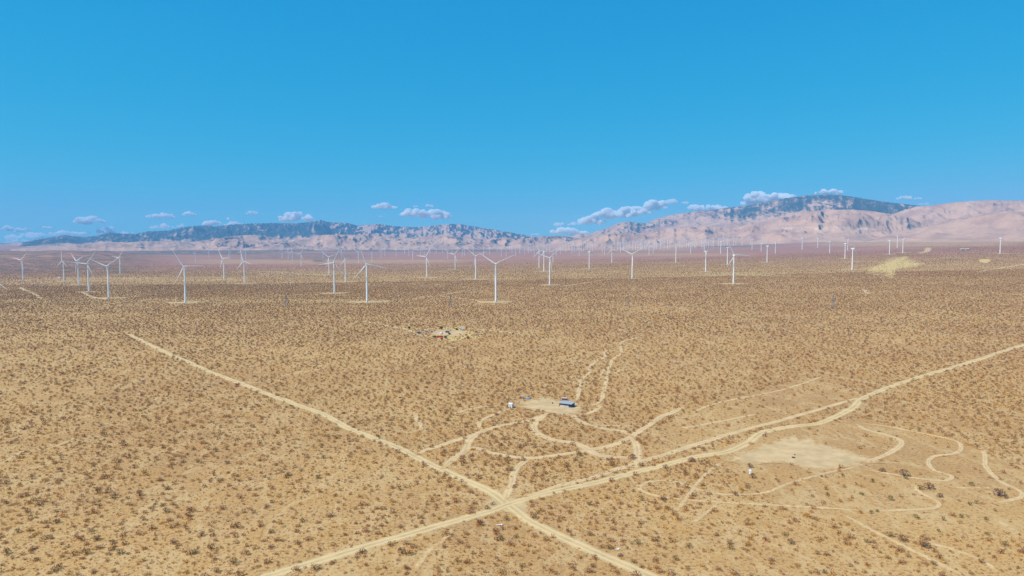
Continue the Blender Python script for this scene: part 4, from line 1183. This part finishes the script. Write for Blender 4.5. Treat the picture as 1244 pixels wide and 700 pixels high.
def build_scrub():
    n = len(PX)
    me = bpy.data.meshes.new('desert_scrub')
    me.vertices.add(n)
    me.vertices.foreach_set('co', np.stack([PX, PY, terrain(PX, PY) - .02], -1).astype(np.float32).ravel())
    a = me.attributes.new('rot', 'FLOAT_VECTOR', 'POINT'); rv = np.zeros((n, 3), np.float32); rv[:, 2] = g.uniform(0, 6.283, n); a.data.foreach_set('vector', rv.ravel())
    a = me.attributes.new('scl', 'FLOAT_VECTOR', 'POINT'); sv = np.stack([PS * g.uniform(.8, 1.2, n), PS * g.uniform(.8, 1.2, n), PS * g.uniform(.8, 1.15, n)], -1).astype(np.float32); a.data.foreach_set('vector', sv.ravel())
    a = me.attributes.new('kind_index', 'INT', 'POINT'); a.data.foreach_set('value', PI_.astype(np.int32))
    o = bpy.data.objects.new('desert_scrub', me); col.objects.link(o)
    cl = bpy.data.collections.new('shrub_kinds')
    for k, mm in enumerate(NEAR + FAR):
        po = bpy.data.objects.new('kind_%02d' % k, mm); cl.objects.link(po)
    ng = bpy.data.node_groups.new('scatter', 'GeometryNodeTree')
    ng.interface.new_socket('Geometry', in_out='INPUT', socket_type='NodeSocketGeometry'); ng.interface.new_socket('Geometry', in_out='OUTPUT', socket_type='NodeSocketGeometry')
    T = NT(ng)
    i = T.n('NodeGroupInput'); out = T.n('NodeGroupOutput')
    ip = T.n('GeometryNodeInstanceOnPoints'); ci = T.n('GeometryNodeCollectionInfo')
    ci.inputs['Collection'].default_value = cl; ci.inputs['Separate Children'].default_value = True; ci.inputs['Reset Children'].default_value = True
    T.link(i.outputs[0], ip.inputs['Points']); T.link(ci.outputs[0], ip.inputs['Instance']); ip.inputs['Pick Instance'].default_value = True
    for nm, ty, so in (('rot', 'FLOAT_VECTOR', 'Rotation'), ('scl', 'FLOAT_VECTOR', 'Scale'), ('kind_index', 'INT', 'Instance Index')):
        na = T.n('GeometryNodeInputNamedAttribute', data_type=ty); na.inputs['Name'].default_value = nm
        T.link(na.outputs['Attribute'], ip.inputs[so])
    T.link(ip.outputs[0], out.inputs[0])
    md = o.modifiers.new('scatter', 'NODES'); md.node_group = ng
    tag(o, kind='stuff')
build_scrub()
print('scrub points', len(PX))

def place_shrub(x, y, s, me, name, label, cat, group=None, h=1.0):
    o = bpy.data.objects.new(name, me); col.objects.link(o)
    o.location = (x, y, zt(x, y) - .02); o.rotation_euler = (0, 0, random.uniform(0, 6.283)); o.scale = (s * random.uniform(.9, 1.1), s * random.uniform(.9, 1.1), s * h)
    return tag(o, label, cat, group)
for q in pick:
    place_shrub(XA[q], YA[q], SA[q], FINE[random.choice([0, 0, 1, 1, 2, 3, 4])], 'desert_shrub', 'dry brown desert shrub on the nearest sand, one of the many alike', 'shrub', 'dry shrubs on the nearest sand')
BIG = [(1098, 578, 15, 1, 'large grey olive shrub in the tip of the hairpin of the sandy trail'), (1129, 594, 14, 1, 'dense dark grey shrub beside the small S bend of the trail'), (1214, 603, 17, 1, 'wide low grey shrub between the trail loop and the right edge'),
       (1142, 604, 9, 1, 'small round grey olive shrub just inside the little S bend'), (1082, 608, 9, 0, 'largest round green shrub alone on the bare right-hand sand'), (1096, 657, 14, 1, 'big shaggy olive shrub beside the long straight wheel tracks, nearer the trail'),
       (1123, 665, 16, 1, 'big shaggy olive shrub right of its twin by the wheel tracks'), (1112, 575, 8, 1, 'small olive shrub above the hairpin bend, left of the large grey one'), (911, 568, 9, 1, 'tall yellow olive shrub standing right behind the white booth'),
       (1003, 595, 6, 0, 'upper of two close dark green shrubs below the bare sand clearing'), (1005, 601, 5, 0, 'lower of two close dark green shrubs below the bare sand clearing'), (840, 561, 12, 1, 'bushy olive shrub beside the double dirt road bend'), (768, 557, 12, 1, 'bushy olive shrub where the short track meets the double dirt road')]
BIG[7] = (1072, 573, 9, 1, BIG[7][4])
for x, y, w, k, lab in BIG:
    p = ground(x, y); place_shrub(p.x, p.y, w * .82 * p.length / 870., GREEN[1 if k else 0], 'olive_shrub' if k else 'green_shrub', lab, 'shrub', h=1.25 if x == 911 else 1.0)
for x, y in [(1048, 602), (1066, 622), (1116, 631), (1140, 646), (1168, 629), (1060, 586), (998, 580), (987, 604), (980, 614), (1058, 624), (1100, 582), (1146, 632), (1180, 590), (1186, 612), (1198, 632), (904, 575), (1178, 614), (1112, 629), (1024, 579)]:
    p = ground(x, y); place_shrub(p.x, p.y, random.uniform(4, 6) * p.length / 870., GREEN[0], 'green_shrub', 'small green shrub dotted on the bare sand to the right', 'shrub', 'small green shrubs on the bare sand')

# ------------------------------------------------------------------ clouds
def cloud_mat(name, dens):
    m = bpy.data.materials.new(name); m.use_nodes = True; t = m.node_tree; t.nodes.clear(); T = NT(t)
    o = T.n('ShaderNodeOutputMaterial'); v = T.n('ShaderNodeVolumePrincipled')
    v.inputs['Color'].default_value = (1, 1, 1, 1); v.inputs['Density'].default_value = dens; v.inputs['Anisotropy'].default_value = -0.3
    T.link(v.outputs[0], o.inputs['Volume'])
    return m
M['cloud'] = cloud_mat('cloud_vapour', .018); M['thin_cloud'] = cloud_mat('thin_cloud_vapour', .009)
CLOUD_D = 30000.0
def cloud(pieces, label, seed, thin=False, depth=CLOUD_D, lumps=1.0):
    import bmesh
    g2 = np.random.default_rng(seed)
    bm = bmesh.new()
    u = depth / FPX
    c0 = np.mean([p[0] for p in pieces]); cyb = np.mean([p[1] for p in pieces])
    a0, b0 = ray(c0, cyb); cen = Vector((a0 * depth, depth, CAM_H + b0 * depth))
    for x, y, w, h in pieces:
        w *= 1.12; h *= 1.12
        a, b = ray(x, y)
        pc = Vector((a * depth, depth, CAM_H + b * depth)) - cen
        n = max(5, int(15 * lumps * max(1, w / max(h, 1) / 2)))
        W = w * u / 2; Hh = h * u / 2
        for k in range(n):
            q = g2.uniform(-1, 1)
            hh = math.sqrt(max(.05, 1 - q * q))
            r = Hh * g2.uniform(.35, .75) * (.5 + .5 * hh)
            zz = -Hh * .55 + g2.uniform(0, 1) * Hh * 1.15 * hh
            cpt = pc + Vector((q * max(W - r * .8, 0), g2.uniform(-.6, .6) * W * .6, zz))
            mtx = Matrix.Translation(cpt) @ Matrix.Diagonal((r * g2.uniform(1, 1.5), r * 1.2, r * .85, 1))
            bmesh.ops.create_icosphere(bm, subdivisions=2, radius=1, matrix=mtx)
    me = bpy.data.meshes.new('cloud_lumps'); bm.to_mesh(me); bm.free()
    tmp = bpy.data.objects.new('cloud_lumps', me); col.objects.link(tmp)
    md = tmp.modifiers.new('r', 'REMESH'); md.mode = 'VOXEL'; md.voxel_size = u * .8
    dg = bpy.context.evaluated_depsgraph_get()
    me2 = bpy.data.meshes.new_from_object(tmp.evaluated_get(dg)); me2.name = 'cloud'
    bpy.data.objects.remove(tmp); bpy.data.meshes.remove(me)
    V = np.empty(len(me2.vertices) * 3, np.float32); me2.vertices.foreach_get('co', V); V = V.reshape(-1, 3)
    Nn = np.array([v.normal[:] for v in me2.vertices])
    k = fbm(V[:, 0] / (u * 3.2) + V[:, 1] / (u * 5) + seed, V[:, 2] / (u * 2.6) + V[:, 1] / (u * 4), 4, seed) - .5
    V = V + Nn * (k * u * 2.6)[:, None]
    me2.vertices.foreach_set('co', V.astype(np.float32).ravel()); me2.update()
    o = link_mesh('cloud', me2, M['thin_cloud' if thin else 'cloud'])
    o.location = cen
    return tag(o, label, 'cloud', 'small clouds along the mountains')
CL = [
 ([(108, 267.3, 34, 9), (91, 268.5, 5, 4)], 'bright flat based white cloud alone above the left end of the mountains', 0),
 ([(195, 262, 30, 7)], 'long white cloud left of a smaller one above the left mountains', 0),
 ([(230, 259.5, 17, 6)], 'small oval white cloud between the long one and the tiny one at left', 0),
 ([(306, 258.5, 14, 4.5)], 'tiny white cloud left of the big puff over the left peak', 0),
 ([(257, 271, 24, 8), (284, 272, 22, 5)], 'low white cloud resting on the left mountain ridge', 0),
 ([(198, 275, 26, 6), (220, 274, 12, 5)], 'small hazy cloud low over the saddle of the left mountains', 1),
 ([(277, 266, 5, 4)], 'tiniest white puff just above the cloud resting on the left ridge', 0),
 ([(358, 263, 38, 12), (378, 266, 16, 7)], 'big white puff behind the left mountain peak', 0),
 ([(464, 250, 24, 7), (480, 252, 8, 3)], 'white cloud left of the large one above the middle of the range', 0),
 ([(505, 259, 36, 10), (530, 261, 34, 11), (497, 256, 12, 6)], 'large white cloud above the middle of the left range', 0),
 ([(521, 250, 10, 4), (505, 250.5, 7, 3)], 'little faint cloud just above the large one', 1),
 ([(463, 263, 8, 3)], 'faint speck of cloud left of the large one', 1),
 ([(679, 272, 14, 6), (697, 272, 14, 5)], 'faint cloud trailing at the lower left of the long bank', 1),
 ([(718, 267, 32, 11), (742, 260.5, 44, 14), (770, 256.5, 40, 13), (797, 248.5, 26, 13)], 'long rising cloud bank beside the right mountain', 0),
 ([(815, 245.5, 17, 6), (832, 246, 10, 3)], 'small wispy cloud at the upper right tip of the long bank', 1),
 ([(686, 281, 34, 9), (706, 283, 20, 5)], 'low white cloud behind the gap between the ranges', 0),
 ([(650, 284.5, 12, 3)], 'thin low cloud at the right end of the left range', 1),
 ([(858, 252, 46, 9)], 'white cloud resting on the left shoulder of the dark right mountain', 0),
 ([(920, 239, 34, 17), (945, 241, 46, 13), (908, 246, 18, 9)], 'largest cloud, left of the dark right summit', 0),
 ([(1008, 233, 30, 7)], 'white cloud resting on the dark right summit', 0),
 ([(1100, 240.5, 20, 5), (1116, 241, 10, 3)], 'faint cloud right of the dark summit', 1),
 ([(1122, 247.5, 14, 3)], 'thin low cloud where the tan hills meet the dark mountain', 1),
 ([(8, 277.5, 22, 6), (22, 279.5, 14, 5), (34, 278.5, 12, 4)], 'row of small white clouds at the left edge', 0),
 ([(57, 276.5, 14, 4)], 'small white cloud right of the row at the left edge', 0),
 ([(14, 288, 16, 9), (38, 286, 28, 10), (22, 294, 40, 8)], 'pale hazy cloud bank low at the left edge', 1),
 ([(78, 284.5, 46, 8), (100, 283, 20, 5)], 'pale hazy cloud behind the first left hill', 1),
 ([(129, 279.5, 24, 8)], 'white puff behind the second left hill', 0),
 ([(152, 283.5, 22, 4)], 'thin white cloud right of the puff behind the second left hill', 1),
]
for i, (pc, lab, thin) in enumerate(CL):
    cloud(pc, lab, 200 + i, bool(thin), CLOUD_D + (i % 5) * 350)
